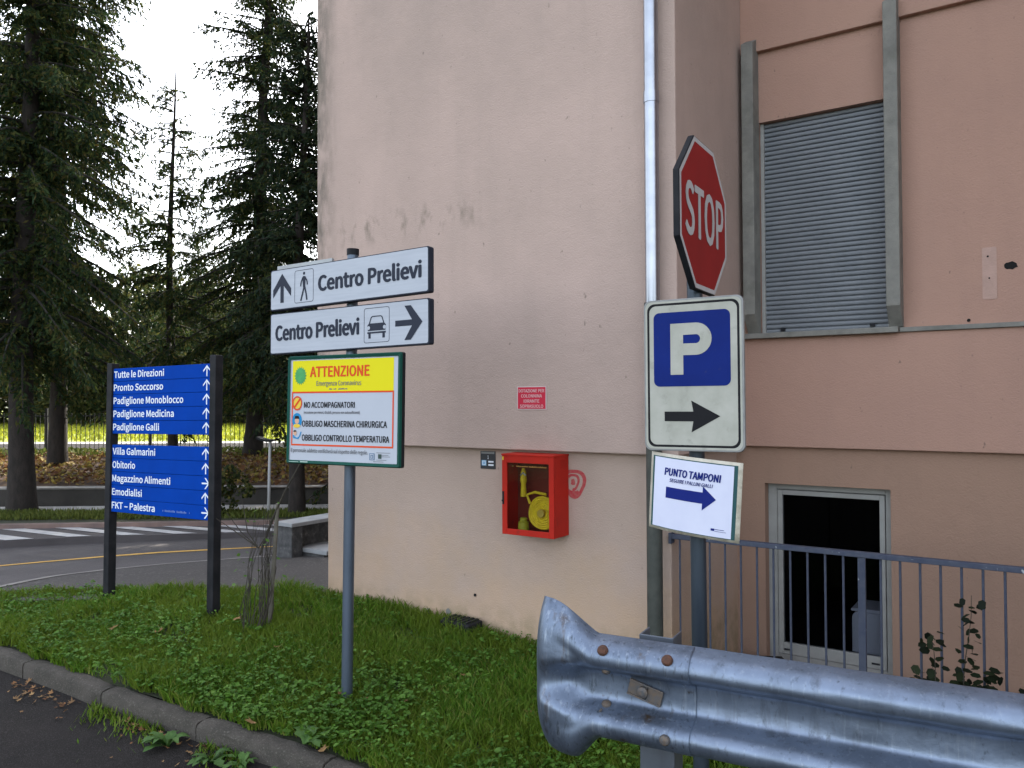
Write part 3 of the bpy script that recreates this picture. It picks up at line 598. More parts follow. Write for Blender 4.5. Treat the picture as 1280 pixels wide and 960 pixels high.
mb = MB(); mb.box(7.2, 16, -1.3, 6, -.9, TOP - .3); mb.build('unseen_shade_wing', M['stucco_salmon'], bld, bevel=.01)  # unseen block added on the right to keep sky light off the recess
mb = MB(); mb.box(3.2, 7.3, -.15, 1.3, 6.9, 7.1); mb.build('unseen_shade_slab', M['concrete'], bld, bevel=.01)  # unseen overhang added above the view to darken the set back front
# roller shutter: corrugated slats
mb = MB(); pts = []; z = 2.146; pitch = .0362
while z < 3.80:
    for a, y in ((0, .016), (.05, .002), (.22, -.004), (.5, -.006), (.74, -.0045), (.86, .001), (.885, .016)): pts.append((1.352 + y, z + a * pitch))
    z += pitch
v = [(x, y, zz) for x in (3.375, 4.243) for y, zz in pts]; n = len(pts)
mb.add(v, [(i, i + n, i + n + 1, i + 1) for i in range(n - 1)])
sh = mb.build('roller_shutter', M['shutter'], bld)
mb = MB()
for x in (3.40 + .09, 4.19 - .07): mb = MB(); mb.box(x, x + .032, 1.325, 1.346, 2.163, 2.185); mb.build('shutter_stop', M['black_metal'], sh)
for x0, x1 in ((3.352, 3.378), (4.240, 4.268)):
    mb = MB(); mb.box(x0, x1, 1.328, 1.36, 2.142, 3.772); mb.build('shutter_guide', M['alu_frame'], bld)
# glazed door
door = MB(); y0, y1 = 1.398, 1.45
door.box(3.363, 3.432, y0, y1, -.345, 1.003); door.box(4.196, 4.242, y0, y1, -.345, 1.003); door.box(3.432, 4.196, y0, y1, .955, 1.003); door.box(3.432, 4.196, y0, y1, -.345, -.300)
dr = door.build('glass_door', M['alu_frame'], bld, bevel=.003)
mb = MB(); a, c, e, g = 3.436, 4.192, -.295, .950; s_ = .036
mb.box(a, a + s_, 1.388, 1.44, e, g); mb.box(c - s_, c, 1.388, 1.44, e, g); mb.box(a + s_, c - s_, 1.388, 1.44, g - s_, g); mb.box(a + s_, c - s_, 1.388, 1.44, e, e + .085)
mb.build('frame', M['alu_frame'], dr, bevel=.003)
mb = MB(); mb.box(a + s_, c - s_, 1.41, 1.414, e + .085, g - s_); mb.build('pane', M['dark_glass'], dr)
mb = MB()
for x in (a + .04, c - .10): mb = MB(); mb.box(x, x + .055, 1.383, 1.389, e + .03, e + .042); mb.build('drain_slot', M['black_metal'], dr)
# dark room behind the door
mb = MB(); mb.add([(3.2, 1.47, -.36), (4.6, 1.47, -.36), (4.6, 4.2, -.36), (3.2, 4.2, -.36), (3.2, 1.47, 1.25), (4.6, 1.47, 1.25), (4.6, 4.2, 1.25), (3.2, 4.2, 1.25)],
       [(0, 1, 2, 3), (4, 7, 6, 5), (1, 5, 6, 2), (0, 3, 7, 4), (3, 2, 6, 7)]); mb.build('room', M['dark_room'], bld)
# holes and scars in the render
def irregular(cx, cz, rx, rz, n=14, j=.2, seed=1):
    r = random.Random(seed); return [(cx + rx * math.cos(2 * math.pi * k / n) * r.uniform(1 - j, 1 + j), cz + rz * math.sin(2 * math.pi * k / n) * r.uniform(1 - j, 1 + j)) for k in range(n)]
for cx, cz, r1, r2, n_, y in ((4.985, 2.512, .037, .026, 14, 1.289), (4.855, 2.585, .007, .007, 8, 1.286), (4.862, 2.44, .006, .006, 8, 1.286), (4.74, 2.168, .012, .012, 8, 1.286)):
    mb = MB(); mb.flat(irregular(cx, cz, r1, r2, n_, seed=3), y); mb.build('wall_hole', M['black_hole'], bld)
mb = MB(); mb.plate(rrect(4.822, 4.905, 2.30, 2.645, .01), 1.288, 1.292); mb.build('filled_patch', mat('patched_render', (.45, .30, .25), .95, var=(.40, .27, .225), vscale=20, bump=.3), bld)
mb = MB(); mb.plate(rrect(1.566, 1.586, .172, .192, .004), -.006, 0.); mb.build('wall_hole', M['black_hole'], bld)
for cx, cz, q in ((1.12, -.005, 5), (1.32, .02, 6)): mb = MB(); mb.flat(irregular(cx, cz, .025, .025, seed=q), -.003); mb.build('render_chip', M['concrete'], bld)
# graffiti swirl sprayed beside the cabinet
mb = MB()
def band(cx, cz, rx, rz, a0, a1, wd, y, n=40):
    v = []
    for k in range(n + 1):
        th = R_(a0 + (a1 - a0) * k / n); jit = 1 + .1 * math.sin(3 * th)
        for q in (-.5, .5): v.append((cx + (rx + q * wd) * math.cos(th) * jit, y, cz + (rz + q * wd) * math.sin(th) * jit))
    mb.add(v, [(2 * k, 2 * k + 1, 2 * k + 3, 2 * k + 2) for k in range(n)])
band(2.435, 1.07, .078, .088, -170, 178, .026, -.0025); band(2.428, 1.078, .040, .050, -100, 150, .018, -.0030)
mb.flat(irregular(2.425, 1.075, .018, .026, 10, .3, 9), -.0035); band(2.43, 1.03, .060, .030, 200, 320, .03, -.0032)
mb.build('graffiti', M['graffiti'], bld)
# downpipe
mb = MB(); mb.tube([(3.09, -.135, z) for z in (2.25, 3.56)], .046, 20); mb.tube([(3.09, -.135, z) for z in (3.60, TOP)], .046, 20); mb.tube([(3.09, -.135, 3.545), (3.09, -.135, 3.615)], .050, 20)
dp = mb.build('downpipe', M['pipe_steel'], bld, smooth=True)
mb = MB(); mb.tube([(3.09, -.135, z) for z in (-.5, 2.26)], .050, 20); mb.tube([(3.09, -.135, 2.19), (3.09, -.135, 2.262)], .056, 20); mb.build('lower_pipe', M['pipe_iron'], dp, smooth=True)
mb = MB()
for z in (3.58, 6.2, 9.): mb = MB(); mb.box(3.07, 3.11, -.10, -.06, z - .012, z + .012); mb.build('bracket', M['galv'], dp)
# light well floor
b = MB(); q = [bw(3.15, .02, -.36), bw(9, .02, -.36), bw(9, 1.31, -.36), bw(3.15, 1.31, -.36)]; b.add(q, [(0, 1, 2, 3)]); tag(b.build('well_floor', M['pavement']), kind='structure')

# thing seen through the door
o = empty('storage_box', bw(4.10, 1.60, -.36), (0, 0, -TH)); tag(o, 'pale grey plastic box with a rounded corner behind the glass door', 'box')
mb = MB(); mb.plate(rrect(-.16, .30, 0, .43, .05), -.10, .2); mb.build('body', M['cab_white'], o, bevel=.006)
mb = MB(); mb.plate(rrect(-.165, .305, .433, .455, .012), -.105, .205); mb.build('lid', M['cab_white'], o)

# ------------------------------------------------------------------ fire hose cabinet
cab = empty('fire_hose_cabinet', bw(1.965, -.205, .705), (0, 0, -TH)); tag(cab, 'red metal fire hose cabinet with a glass door mounted on the pink wall', 'fire cabinet')
W_, H_, Dp = .425, .552, .203; t_ = .004
mb = MB(); mb.box(0, t_, .02, Dp, 0, H_); mb.box(W_ - t_, W_, .02, Dp, 0, H_); mb.box(t_, W_ - t_, .02, Dp, 0, t_); mb.box(-.004, W_ + .004, -.004, Dp, H_, H_ + .012)
for k in range(6): mb.box(W_, W_ + .004, .09, .17, .47 + k * .011, .474 + k * .011)
mb.build('body', M['red_paint'], cab, bevel=.002)
mb = MB(); mb.box(t_, W_ - t_, Dp - .006, Dp - .002, t_, H_); mb.build('back_panel', M['cab_in'], cab)
mb = MB(); fw = .040
mb.box(0, fw, 0, .017, 0, H_); mb.box(W_ - fw, W_, 0, .017, 0, H_); mb.box(fw, W_ - fw, 0, .017, 0, fw); mb.box(fw, W_ - fw, 0, .017, H_ - fw - .01, H_)
dd = mb.build('door', M['red_paint'], cab, bevel=.0025)
mb = MB(); mb.box(fw - .004, W_ - fw + .004, .010, .013, fw - .004, H_ - fw - .006); mb.build('pane', M['box_glass'], dd)
mb = MB(); mb.tube([(.012, -.012, .235), (.012, .002, .235)], .008, 10); mb.box(.006, .018, -.006, .001, .21, .30); mb.build('lock', M['black_metal'], dd)
mb = MB(); worn_print(mb, .08, .36, .475, .485, .0092, 7); mb.build('lettering', mat('orange_print', (.4, .17, .03), .5), dd)
mb = MB(); mb.flat([(.004, H_ - .032), (.016, H_ - .032), (.016, H_ - .008), (.004, H_ - .008)], -.0015); mb.build('sticker', M['icon_yellow'], dd)
hose = empty('fire_hose', bw(2.245, -.11, .705 + .155), (0, 0, -TH)); tag(hose, 'yellow rolled fire hose standing inside the red cabinet', 'hose')
mb = MB()
for k in range(7):
    r = .022 + k * .0145
    for yy in (-.02, .02): pass
    mb.tube([(r * math.cos(a), .006 * math.sin(3 * a + k), r * math.sin(a)) for a in np.linspace(0, 2 * math.pi, 41)], .0095, 8, caps=False)
mb.tube([(-.10, -.01, .06), (-.125, -.01, .12), (-.06, -.01, .142), (.03, -.005, .130)], .010, 8)
mb.build('hose_coil', M['hose'], hose, smooth=True)
mb = MB(); mb.tube([(0, -.035, 0), (0, .03, 0)], .028, 14); mb.build('coupling', mat('brass', (.5, .38, .1), .4, .7), hose, smooth=True)
nz = empty('hose_nozzle', bw(2.085, -.11, .705 + .26), (0, 0, -TH)); tag(nz, 'yellow hose nozzle hanging upright on the left inside the red cabinet', 'nozzle')
mb = MB(); mb.tube([(0, 0, 0), (0, 0, .09), (0, 0, .11), (0, 0, .17), (0, 0, .20)], [.022, .018, .024, .020, .010], 14); mb.build('barrel', M['hose'], nz, smooth=True)
mb = MB(); mb.tube([(-.012, -.018, .15), (.012, -.026, .17), (.03, -.018, .15)], .007, 8); mb.build('lever', mat('grey_lever', (.4, .4, .38), .4, .5), nz, smooth=True)
cp = empty('hose_coupling', bw(2.09, -.12, .705 + .008), (0, 0, -TH)); tag(cp, 'yellow green threaded coupling standing on the cabinet floor beside the hose', 'coupling')
mb = MB(); mb.tube([(0, 0, 0), (0, 0, .02), (0, 0, .075), (0, 0, .08), (0, 0, .10), (0, 0, .105)], [.04, .04, .038, .026, .026, .02], 16); mb.build('body', mat('olive_yellow', (.32, .32, .02), .5), cp, smooth=True)

# red notice and plaque on the wall
nt_ = empty('wall_notice', bw(2.13, -.07, 1.66), (0, 0, -TH)); tag(nt_, 'small red notice about the hydrant on the pink wall above the cabinet', 'notice')
mb = MB(); mb.plate(rect(-.122, .122, -.082, .082), 0, .004); mb.build('plate', mat('notice_edge', (.6, .5, .5), .5), nt_)
mb = MB(); mb.flat(rect(-.116, .116, -.077, .077), -.0008); mb.build('face', M['notice_red'], nt_)
mb = MB()
for k, (s_, hw) in enumerate((('DOTAZIONE PER', .108), ('COLONNINA', .088), ('IDRANTE', .066), ('SOPRASUOLO', .098))): text(mb, s_, -hw, hw, .040 - k * .0365, .023, -.0016, .04)
mb.build('lettering', M['notice_txt'], nt_)
pq = empty('wall_plaque', bw(1.70, -.004, 1.20), (0, 0, -TH)); tag(pq, 'small black plaque with white and blue fields left of the red cabinet', 'plaque')
mb = MB(); mb.plate(rrect(-.068, .068, -.066, .066, .004), 0, .004); mb.build('plate', M['plaque'], pq)
mb = MB(); mb.flat(rect(-.06, .06, .046, .062), -.001, 0); mb.build('header', mat('plaque_grey', (.2, .2, .2), .5), pq)
mb = MB(); mb.flat(rect(-.056, -.014, -.042, -.002), -.001); mb.build('field', M['plaque_blue'], pq)
mb = MB(); text(mb, '1', -.002, .008, .008, .026, -.001, .02); mb.build('lettering', M['letter_white'], pq)
for z in (-.018, -.042): mb = MB(); mb.flat(rect(.004, .052, z, z + .012), -.001); mb.build('white_field', M['letter_white'], pq)
mb = MB()
mb.ring(rect(-.050, -.020, -.037, -.007), rect(-.046, -.024, -.033, -.011), -.002); mb.build('lettering', M['letter_white'], pq)

# ------------------------------------------------------------------ railing in line with the wall
rl = empty('railing', bw(3.15, 0, 0), (0, 0, -TH)); tag(rl, 'blue grey galvanised railing of thin upright bars in front of the glass door', 'railing')
rz = .782
mb = MB(); mb.box(0, 4.6, -.022, .022, rz - .030, rz); mb.build('top_rail', M['rail_blue'], rl, bevel=.003)
mb = MB(); mb.box(0, 4.6, -.018, .018, -.22, -.20); mb.build('bottom_rail', M['rail_blue'], rl, bevel=.003)
mb = MB(); mb.tube([(0, 0, -.20), (0, 0, rz - .031)], .0068, 8); bar0 = mb.build('bar', M['rail_blue'], rl, smooth=True)
mb = MB(); mb.box(-.02, .02, -.012, .012, -.5, rz - .031); post0 = mb.build('post', M['rail_blue'], rl, bevel=.002)
pb = 1.137; first = True
for k in range(-11, 34):
    x = pb + k * .0985
    if x < .03 or x > 4.58: continue
    if k % 23 == 0:
        o = post0 if k == 0 else post0.copy()
        if k: COL.objects.link(o)
        o.parent = rl; o.location.x = x; continue
    o = bar0 if first else bar0.copy()
    if not first: COL.objects.link(o); o.parent = rl
    first = False; o.location.x = x
mb = MB(); mb.box(-.012, .006, -.03, .03, rz - .06, rz + .008); mb.build('wall_plate', M['rail_blue'], rl)

# ------------------------------------------------------------------ guard rail
GO = Vector((.538, 2.369, .765)); gd = Vector((-.879, .477, 0)).normalized()       # s runs to the left end
gang = math.atan2(.477, -.879)
gr = empty('guard_rail', (GO.x, GO.y, -.35), (0, 0, gang - math.pi)); tag(gr, 'weathered galvanised guard rail with a flared end in the foreground', 'guard rail')
# local frame: x runs right along the rail, y away from the viewer, z up; joint at x = 0, rail centre at ZC
ZC = .765 + .35
_h = [(.155, -.004), (.153, -.014), (.147, -.036), (.138, -.058), (.126, -.073), (.112, -.081), (.097, -.083), (.083, -.079), (.072, -.068), (.063, -.048), (.054, -.022), (.046, -.008), (.034, -.002), (.012, 0)]
PROF = _h + [(-h, d) for h, d in _h[::-1]]
def loft(name, xs, fn, m, thick=.004):
    mb = MB(); v = []; n = len(PROF)
    for x in xs:
        for i in range(n): v.append(fn(x, i))
    mb.add(v, [(j * n + i, (j + 1) * n + i, (j + 1) * n + i + 1, j * n + i + 1) for j in range(len(xs) - 1) for i in range(n - 1)])
    o = mb.build(name, m, gr, smooth=True); o.data.polygons.foreach_set('use_smooth', [True] * len(o.data.polygons))
    at = o.data.attributes.get('sharp_edge')
    if at: o.data.attributes.remove(at)
    ss = o.modifiers.new('sub', 'SUBSURF'); ss.levels = 1; ss.render_levels = 2; so_ = o.modifiers.new('solid', 'SOLIDIFY'); so_.thickness = thick; so_.offset = 0
    return o
wob = lambda x: .0015 * math.sin(9 * x) + .001 * math.sin(23 * x + 1)
loft('beam', list(np.linspace(-.06, 4.0, 90)), lambda x, i: (x, PROF[i][1] + wob(x) * (1 + i % 3), ZC + PROF[i][0]), M['galv_rail'])
def sm(a, b, x): t = max(0., min(1., (x - a) / (b - a))); return t * t * (3 - 2 * t)
XE = -.536
def end_pt(x, i):
    h, d = PROF[i]; s_ = -x; up = h > 0
    f = max(0., min(1., (s_ - .305) / .165)); ft = (1 - (1 - f) ** 1.6) * .6 + .4 * sm(0, 1, f)
    fb = sm(.285, .385, s_)
    H = .155 + (ft * .098 if up else fb * .080)
    a_ = abs(h) / .155
    q = max(0., (s_ - .482) / .054) if up else max(0., (s_ - .385) / .151)
    H *= 1 - (.36 if up else .52) * (1 - math.sqrt(max(0., 1 - min(1, q) ** 2)))
    g_ = sm(.30, .50, s_)
    hh = math.copysign(H * a_ ** (1 - .10 * g_), h)
    s0 = .275 + .15 * max(0., 1 - a_ / .34)                     # the trough narrows to a point on the flat wing
    v_ = sm(s0, s0 + .13, s_) if a_ < .62 else sm(.28, .47, s_)
    plate = -.076 + .060 * a_ ** 3.2
    dd_ = (d - .0045) * (1 - v_) + plate * v_
    back = .13 * max(0, (s_ - .455) / .081) ** 2.4
    return (x, dd_ + back, ZC + hh - .004 * g_)
loft('end_wing', [.0015] + list(np.linspace(-.02, -.24, 10)) + list(np.linspace(-.26, XE, 34)), end_pt, M['galv_end'], .005)
def bolt(x, h, m, r=.017, dep=None, name='bolt'):
    """round head lying on the beam's surface."""
    i = min(range(len(PROF)), key=lambda k: abs(PROF[k][0] - h)); p = end_pt(x, i); a = end_pt(x, max(i - 1, 0)); c = end_pt(x, min(i + 1, len(PROF) - 1))
    tz = Vector(a) - Vector(c); nrm = Vector((1, 0, 0)).cross(tz).normalized()
    if nrm.y > 0: nrm = -nrm
    p = Vector(p) + nrm * .0025; mb = MB()
    mb.tube([p, p + nrm * .004, p + nrm * .009, p + nrm * .012], [r, r, r * .8, r * .25], 14)
    return mb.build(name, m, gr, smooth=True)
bolt(-.262, .130, M['rust']); bolt(-.062, .130, M['rust']); bolt(-.272, .052, M['bolt_grey'], .014); bolt(-.272, -.052, M['bolt_grey'], .015); bolt(-.068, -.098, M['bolt_grey'], .016)
mb = MB(); mb.tube([(-.288, -.055, ZC - .075), (-.274, -.062, ZC - .055)], .004, 6); mb.build('nail', M['bolt_grey'], gr)
# slotted bracket with its bolt
brm = MB(); brm.box(-.055, .002, -.010, -.004, -.026, .022); brm.box(.006, .052, -.012, -.006, -.026, .020)
for a in (-.026, .018): brm.box(-.055, .052, -.016, -.010, a, a + .005)
brm.tube([(-.008, -.004, -.002), (-.008, -.020, -.002), (-.008, -.024, -.002)], [.017, .017, .008], 14)
o = brm.build('reflector_bracket', M['bolt_grey'], gr, bevel=.001); o.location = (-.150, -.006, ZC + .002); o.rotation_euler = (0, R_(14), 0)
# post and spacer behind the beam
for xp in (-.145, 1.9, 3.8):
    mb = MB(); mb.box(xp - .055, xp + .055, .070, .076, -.4, ZC + .148); mb.box(xp - .055, xp - .049, .077, .16, -.4, ZC + .148); mb.box(xp + .049, xp + .055, .077, .16, -.4, ZC + .148); mb.build('post', M['galv'], gr, bevel=.002)
    mb = MB(); mb.box(xp - .04, xp + .04, .006, .069, ZC - .12, ZC + .12); mb.build('spacer', M['galv'], gr, bevel=.004)

# ------------------------------------------------------------------ sign post on the right: stop, parking, paper notice
pp = empty('signpost', (.748, 3.205, -.35)); tag(pp, 'grey steel pole behind the guard rail carrying the stop and parking signs', 'signpost')
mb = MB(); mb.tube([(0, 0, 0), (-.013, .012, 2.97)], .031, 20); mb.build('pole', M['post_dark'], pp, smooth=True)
mb = MB(); mb.tube([(-.013, .012, 2.96), (-.013, .012, 2.98)], .034, 20); mb.build('cap', M['black_metal'], pp, smooth=True)
# stop sign
st = empty('stop_sign', m=pose((.774, 3.191, 2.374), 58.8, -.25, .46)); tag(st, 'red octagonal stop sign seen edge on, at the top of the right pole', 'road sign')
a = .1243
oc = [(-a, -.3), (a, -.3), (.3, -a), (.3, a), (a, .3), (-a, .3), (-.3, a), (-.3, -a)]
def sc(p, k): return [(x * k, z * k) for x, z in p]
mb = MB(); mb.plate(oc, 0, .024); mb.build('plate', M['black_metal'], st, bevel=.003)
mb = MB(); mb.ring(sc(oc, .985), sc(oc, .925), -.0012); mb.build('border', M['stop_white'], st)
mb = MB(); mb.flat(sc(oc, .925), -.0012); mb.build('face', M['stop_red'], st)
mb = MB(); text(mb, 'STOP', -.240, .250, -.100, .205, -.0024, .032); mb.build('lettering', M['stop_white'], st)
for z in (.12, -.15): mb = MB(); mb.box(-.12, .12, .024, .034, z, z + .03); mb.build('bracket', M['galv'], st)
# parking sign
pk = empty('parking_sign', m=pose((.705, 3.121, 1.745), -31.04, -.4, -.27)); tag(pk, 'parking sign with a white letter P on blue over a black arrow pointing right', 'road sign')
o4 = rrect(-.2, .2, -.3, .3, .028)
mb = MB(); mb.plate(o4, 0, .018); mb.build('plate', mat('aluminium_sign_back', (.27, .275, .27), .5, .3, var=(.2, .2, .2), vscale=10), pk, bevel=.002)
mb = MB(); mb.ring(rrect(-.193, .193, -.293, .293, .026), rrect(-.185, .185, -.285, .285, .03), -.0010); mb.flat(rrect(-.176, .176, -.276, .276, .027), -.0010); mb.build('face', M['old_white'], pk)
mb = MB(); mb.ring(rrect(-.185, .185, -.285, .285, .03), rrect(-.176, .176, -.276, .276, .027), -.0011); mb.build('border', M['ink_black'], pk)
mb = MB(); mb.flat(rrect(-.158, .150, -.046, .248, .024), -.0020); mb.build('blue_field', M['sign_blue'], pk)
# the letter P: stem and bowl
mb = MB(); x0, x1, zb, zt, sw = -.088, .078, .000, .202, .052
bz = zt - .126; mb.flat(rect(x0, x0 + sw, zb, zt), -.0030)
out = [(x0 + sw, bz)]; inn = [(x0 + sw, bz + .046)]; R1 = (zt - bz) / 2; R2 = R1 - .0455; cz = (zt + bz) / 2; cx = x1 - R1
for k in range(17):
    th = R_(-90 + 180 * k / 16); out.append((cx + R1 * math.cos(th), cz + R1 * math.sin(th))); inn.append((cx + R2 * math.cos(th), cz + R2 * math.sin(th)))
out.append((x0 + sw, zt)); inn.append((x0 + sw, zt - .046)); n = len(out)
mb.add([(x, -.0030, z) for x, z in out] + [(x, -.0030, z) for x, z in inn], [(i, i + 1, i + 1 + n, i + n) for i in range(n - 1)]); mb.build('lettering', M['old_white'], pk)
mb = MB(); mb.flat([(-.115, -.183), (.002, -.183), (.002, -.145), (-.115, -.145)], -.0022); mb.add([(.002, -.0022, -.183), (-.006, -.0022, -.226), (.108, -.0022, -.163), (-.006, -.0022, -.102), (.002, -.0022, -.145)], [(0, 1, 2, 3, 4)]); mb.build('arrow', M['ink_black'], pk)
for z in (.13, -.16): mb = MB(); mb.box(-.15, .15, .0185, .03, z, z + .03); mb.build('bracket', M['galv'], pk)
# paper notice, slightly bowed
pn = empty('paper_notice', m=pose((.7075, 3.128, 1.270), -37.5, 3.5, 5.0)); tag(pn, 'tilted white laminated paper with a blue arrow, taped below the parking sign', 'notice')
PW, PH = .376, .308
def bow(x, z): return .020 * (x / (PW / 2)) ** 2 - .014 + .004 * math.sin(9 * x + 4 * z)
def bowed(name, x0, x1, z0, z1, off, m, nx=12, nz_=8):
    mb = MB(); v = [(x0 + (x1 - x0) * i / nx, bow(x0 + (x1 - x0) * i / nx, z0 + (z1 - z0) * j / nz_) - off, z0 + (z1 - z0) * j / nz_) for j in range(nz_ + 1) for i in range(nx + 1)]
    mb.add(v, [(j * (nx + 1) + i, j * (nx + 1) + i + 1, (j + 1) * (nx + 1) + i + 1, (j + 1) * (nx + 1) + i) for j in range(nz_) for i in range(nx)])
    return mb.build(name, m, pn, smooth=True)
o = bowed('tape_border', -PW / 2, PW / 2, -PH / 2, PH / 2, 0, M['tape']); so_ = o.modifiers.new('solid', 'SOLIDIFY'); so_.thickness = .003; so_.offset = 1
bowed('teal_board', -PW / 2 + .010, PW / 2 - .016, -PH / 2 + .010, PH / 2 - .012, .0045, M['teal'])
bowed('sheet', -PW / 2 + .019, PW / 2 - .030, -PH / 2 + .013, PH / 2 - .016, .0060, M['paper'])
def bend(mb, name): mb.v = [(x, bow(x, z) - .0072 + y, z) for x, y, z in mb.v]; return mb.build(name, M['paper_ink'], pn)
mb = MB(); text(mb, 'PUNTO TAMPONI', -.122, .112, .070, .030, 0, .055, .12); bend(mb, 'lettering'); mb = MB(); text(mb, 'SEGUIRE I PALLINI GIALLI', -.098, .082, .046, .014, 0, .03, .2); bend(mb, 'lettering'); mb = MB()
top = [(-.112 + .155 * k / 8, .024) for k in range(9)]; bot = [(-.112 + .155 * k / 8, -.020) for k in range(9)]
mb.add([(x, 0, z) for x, z in top + bot], [(k + 9, k + 10, k + 1, k) for k in range(8)]); mb.add([(.043, 0, -.046), (.096, 0, .002), (.043, 0, .048)], [(0, 1, 2)])
bend(mb, 'arrow'); mb = MB(); mb.flat(rect(.082, .096, -.118, -.109), 0); mb.flat(rect(.0965, .132, -.1125, -.1105), 0); mb.flat(rect(.0965, .140, -.1195, -.118), 0); bend(mb, 'logo')
mb = MB(); mb.box(-.02, .10, .012, .045, .02, .06); mb.build('clamp', M['galv'], pn)

# ------------------------------------------------------------------ left pole with the two direction signs and the poster
lp = empty('signpost', (-.998, 4.845, -.2)); tag(lp, 'leaning grey steel pole standing in the grass with three signs', 'signpost')
mb = MB(); mb.tube([(-.004, 0, 0), (.035, .0, 2.74)], .0335, 20); mb.build('pole', M['post_grey'], lp, smooth=True)
mb = MB(); mb.tube([(.0345, 0, 2.73), (.035, 0, 2.768)], .037, 20); mb.build('cap', M['black_metal'], lp, smooth=True)
def dirsign(pos, ypr, label):
    e = empty('direction_sign', m=pose(pos, *ypr)); tag(e, label, 'road sign', 'white direction signs on the left pole')
    mb = MB(); mb.plate(rrect(-.632, .632, -.130, .130, .012), 0, .045); mb.build('plate', M['dark_blue_edge'], e, bevel=.003)
    mb = MB(); mb.flat(rrect(-.624, .624, -.122, .124, .012), -.0012); mb.build('face', M['sign_white'], e)
    for z in (-.07, .04): mb = MB(); mb.box(-.12, .12, .046, .060, z, z + .03); mb.build('bracket', M['galv'], e)
    return e
d1 = dirsign((-.997, 4.759, 2.363), (-31.39, -2.0, -1.44), 'upper white direction sign with an up arrow and a walking figure')
d2 = dirsign((-.999, 4.769, 2.080), (-31.12, -1.43, -.88), 'lower white direction sign with a car symbol and a right arrow')
ux = lambda u: -.625 + 1.25 * u
vz = lambda v: .125 - .25 * v
mb = MB(); text(mb, 'Centro Prelievi', ux(.328), ux(.966), vz(.672), .096, -.0024, .066); mb.build('lettering', M['sign_ink'], d1)
mb = MB()
def up_arrow(mb, cx, zb, zt, hw, sw, y, t):      # open arrow head on a shaft
    mb.add([(cx - sw / 2, y, zb), (cx + sw / 2, y, zb), (cx + sw / 2, y, zt - t), (cx, y, zt - t * .55), (cx - sw / 2, y, zt - t)], [(0, 1, 2, 3, 4)])
    hb = zt - hw * 1.25
    mb.add([(cx, y - .0004, zt), (cx - hw, y - .0004, hb), (cx - hw, y - .0004, hb - t * .8), (cx, y - .0004, zt - t)], [(0, 1, 2, 3)])
    mb.add([(cx, y - .0004, zt), (cx, y - .0004, zt - t), (cx + hw, y - .0004, hb - t * .8), (cx + hw, y - .0004, hb)], [(0, 1, 2, 3)])
up_arrow(mb, ux(.080), vz(.84), vz(.10), .080, .030, -.0024, .062); mb.build('arrow', M['sign_ink'], d1)
mb = MB(); x0, x1 = ux(.168), ux(.298); mb.ring(rrect(x0, x1, vz(.90), vz(.08), .015), rrect(x0 + .003, x1 - .003, vz(.90) + .003, vz(.08) - .003, .013), -.0022)
cx = (x0 + x1) / 2 - .002; q = lambda x, z: (cx + x, z)
def limb(pts, wd, y=-.0024):
    for (xa, za), (xb, zb) in zip(pts, pts[1:]):
        dx, dz = xb - xa, zb - za; l = math.hypot(dx, dz); nx_, nz2 = -dz / l * wd / 2, dx / l * wd / 2
        mb.add([(cx + xa + nx_, y, za + nz2), (cx + xa - nx_, y, za - nz2), (cx + xb - nx_, y, zb - nz2), (cx + xb + nx_, y, zb + nz2)], [(0, 1, 2, 3)])
mb.flat(disc(cx + .002, .082, .0095), -.0024)
mb.flat([(cx - .006, -.005), (cx + .014, -.005), (cx + .016, .062), (cx - .006, .066), (cx - .012, .055)], -.0028)
limb([(.004, -.002), (-.010, -.045), (-.024, -.088)], .013); limb([(.008, -.002), (.020, -.042), (.028, -.086)], .013, -.0020)
limb([(-.008, .056), (-.022, .028), (-.026, .002)], .010, -.0032); limb([(.012, .056), (.028, .034), (.032, .008)], .010, -.0032)
mb.build('walker_symbol', M['sign_ink'], d1)
mb = MB(); text(mb, 'Centro Prelievi', ux(.032), ux(.596), vz(.680), .097, -.0024, .066); mb.build('lettering', M['sign_ink'], d2)
mb = MB(); x0, x1 = ux(.624), ux(.778); mb.ring(rrect(x0, x1, vz(.90), vz(.08), .015), rrect(x0 + .003, x1 - .003, vz(.90) + .003, vz(.08) - .003, .013), -.0022)
cx = (x0 + x1) / 2; y = -.0024
mb.flat([(cx - .066, -.030), (cx + .066, -.030), (cx + .070, .002), (cx + .058, .014), (cx - .058, .014), (cx - .070, .002)], y)
op = [(cx - .058, .014), (cx - .044, .050), (cx - .034, .057), (cx + .034, .057), (cx + .044, .050), (cx + .058, .014)]; ip = [(cx - .050, .014), (cx - .038, .046), (cx - .031, .051), (cx + .031, .051), (cx + .038, .046), (cx + .050, .014)]
mb.add([(a, y, c) for a, c in op + ip], [(k, k + 6, k + 7, k + 1) for k in range(5)])
mb.flat(rect(cx - .070, cx + .070, -.046, -.036), y); mb.flat(rect(cx - .062, cx - .044, -.074, -.046), y); mb.flat(rect(cx + .044, cx + .062, -.074, -.046), y)
mb.build('car_symbol', M['sign_ink'], d2)
mb = MB(); 
for sx in (-1, 1): mb.flat(disc(cx + sx * .060, -.012, .011, n=16), -.0032)
mb.build('headlamp_symbol', M['sign_white'], d2)
mb = MB(); a0, a1 = ux(.812), ux(.968); t = .062
mb.flat([(a0, -.017), (a1 - .062, -.017), (a1 - .040, 0.0), (a1 - .062, .017), (a0, .017)], y)
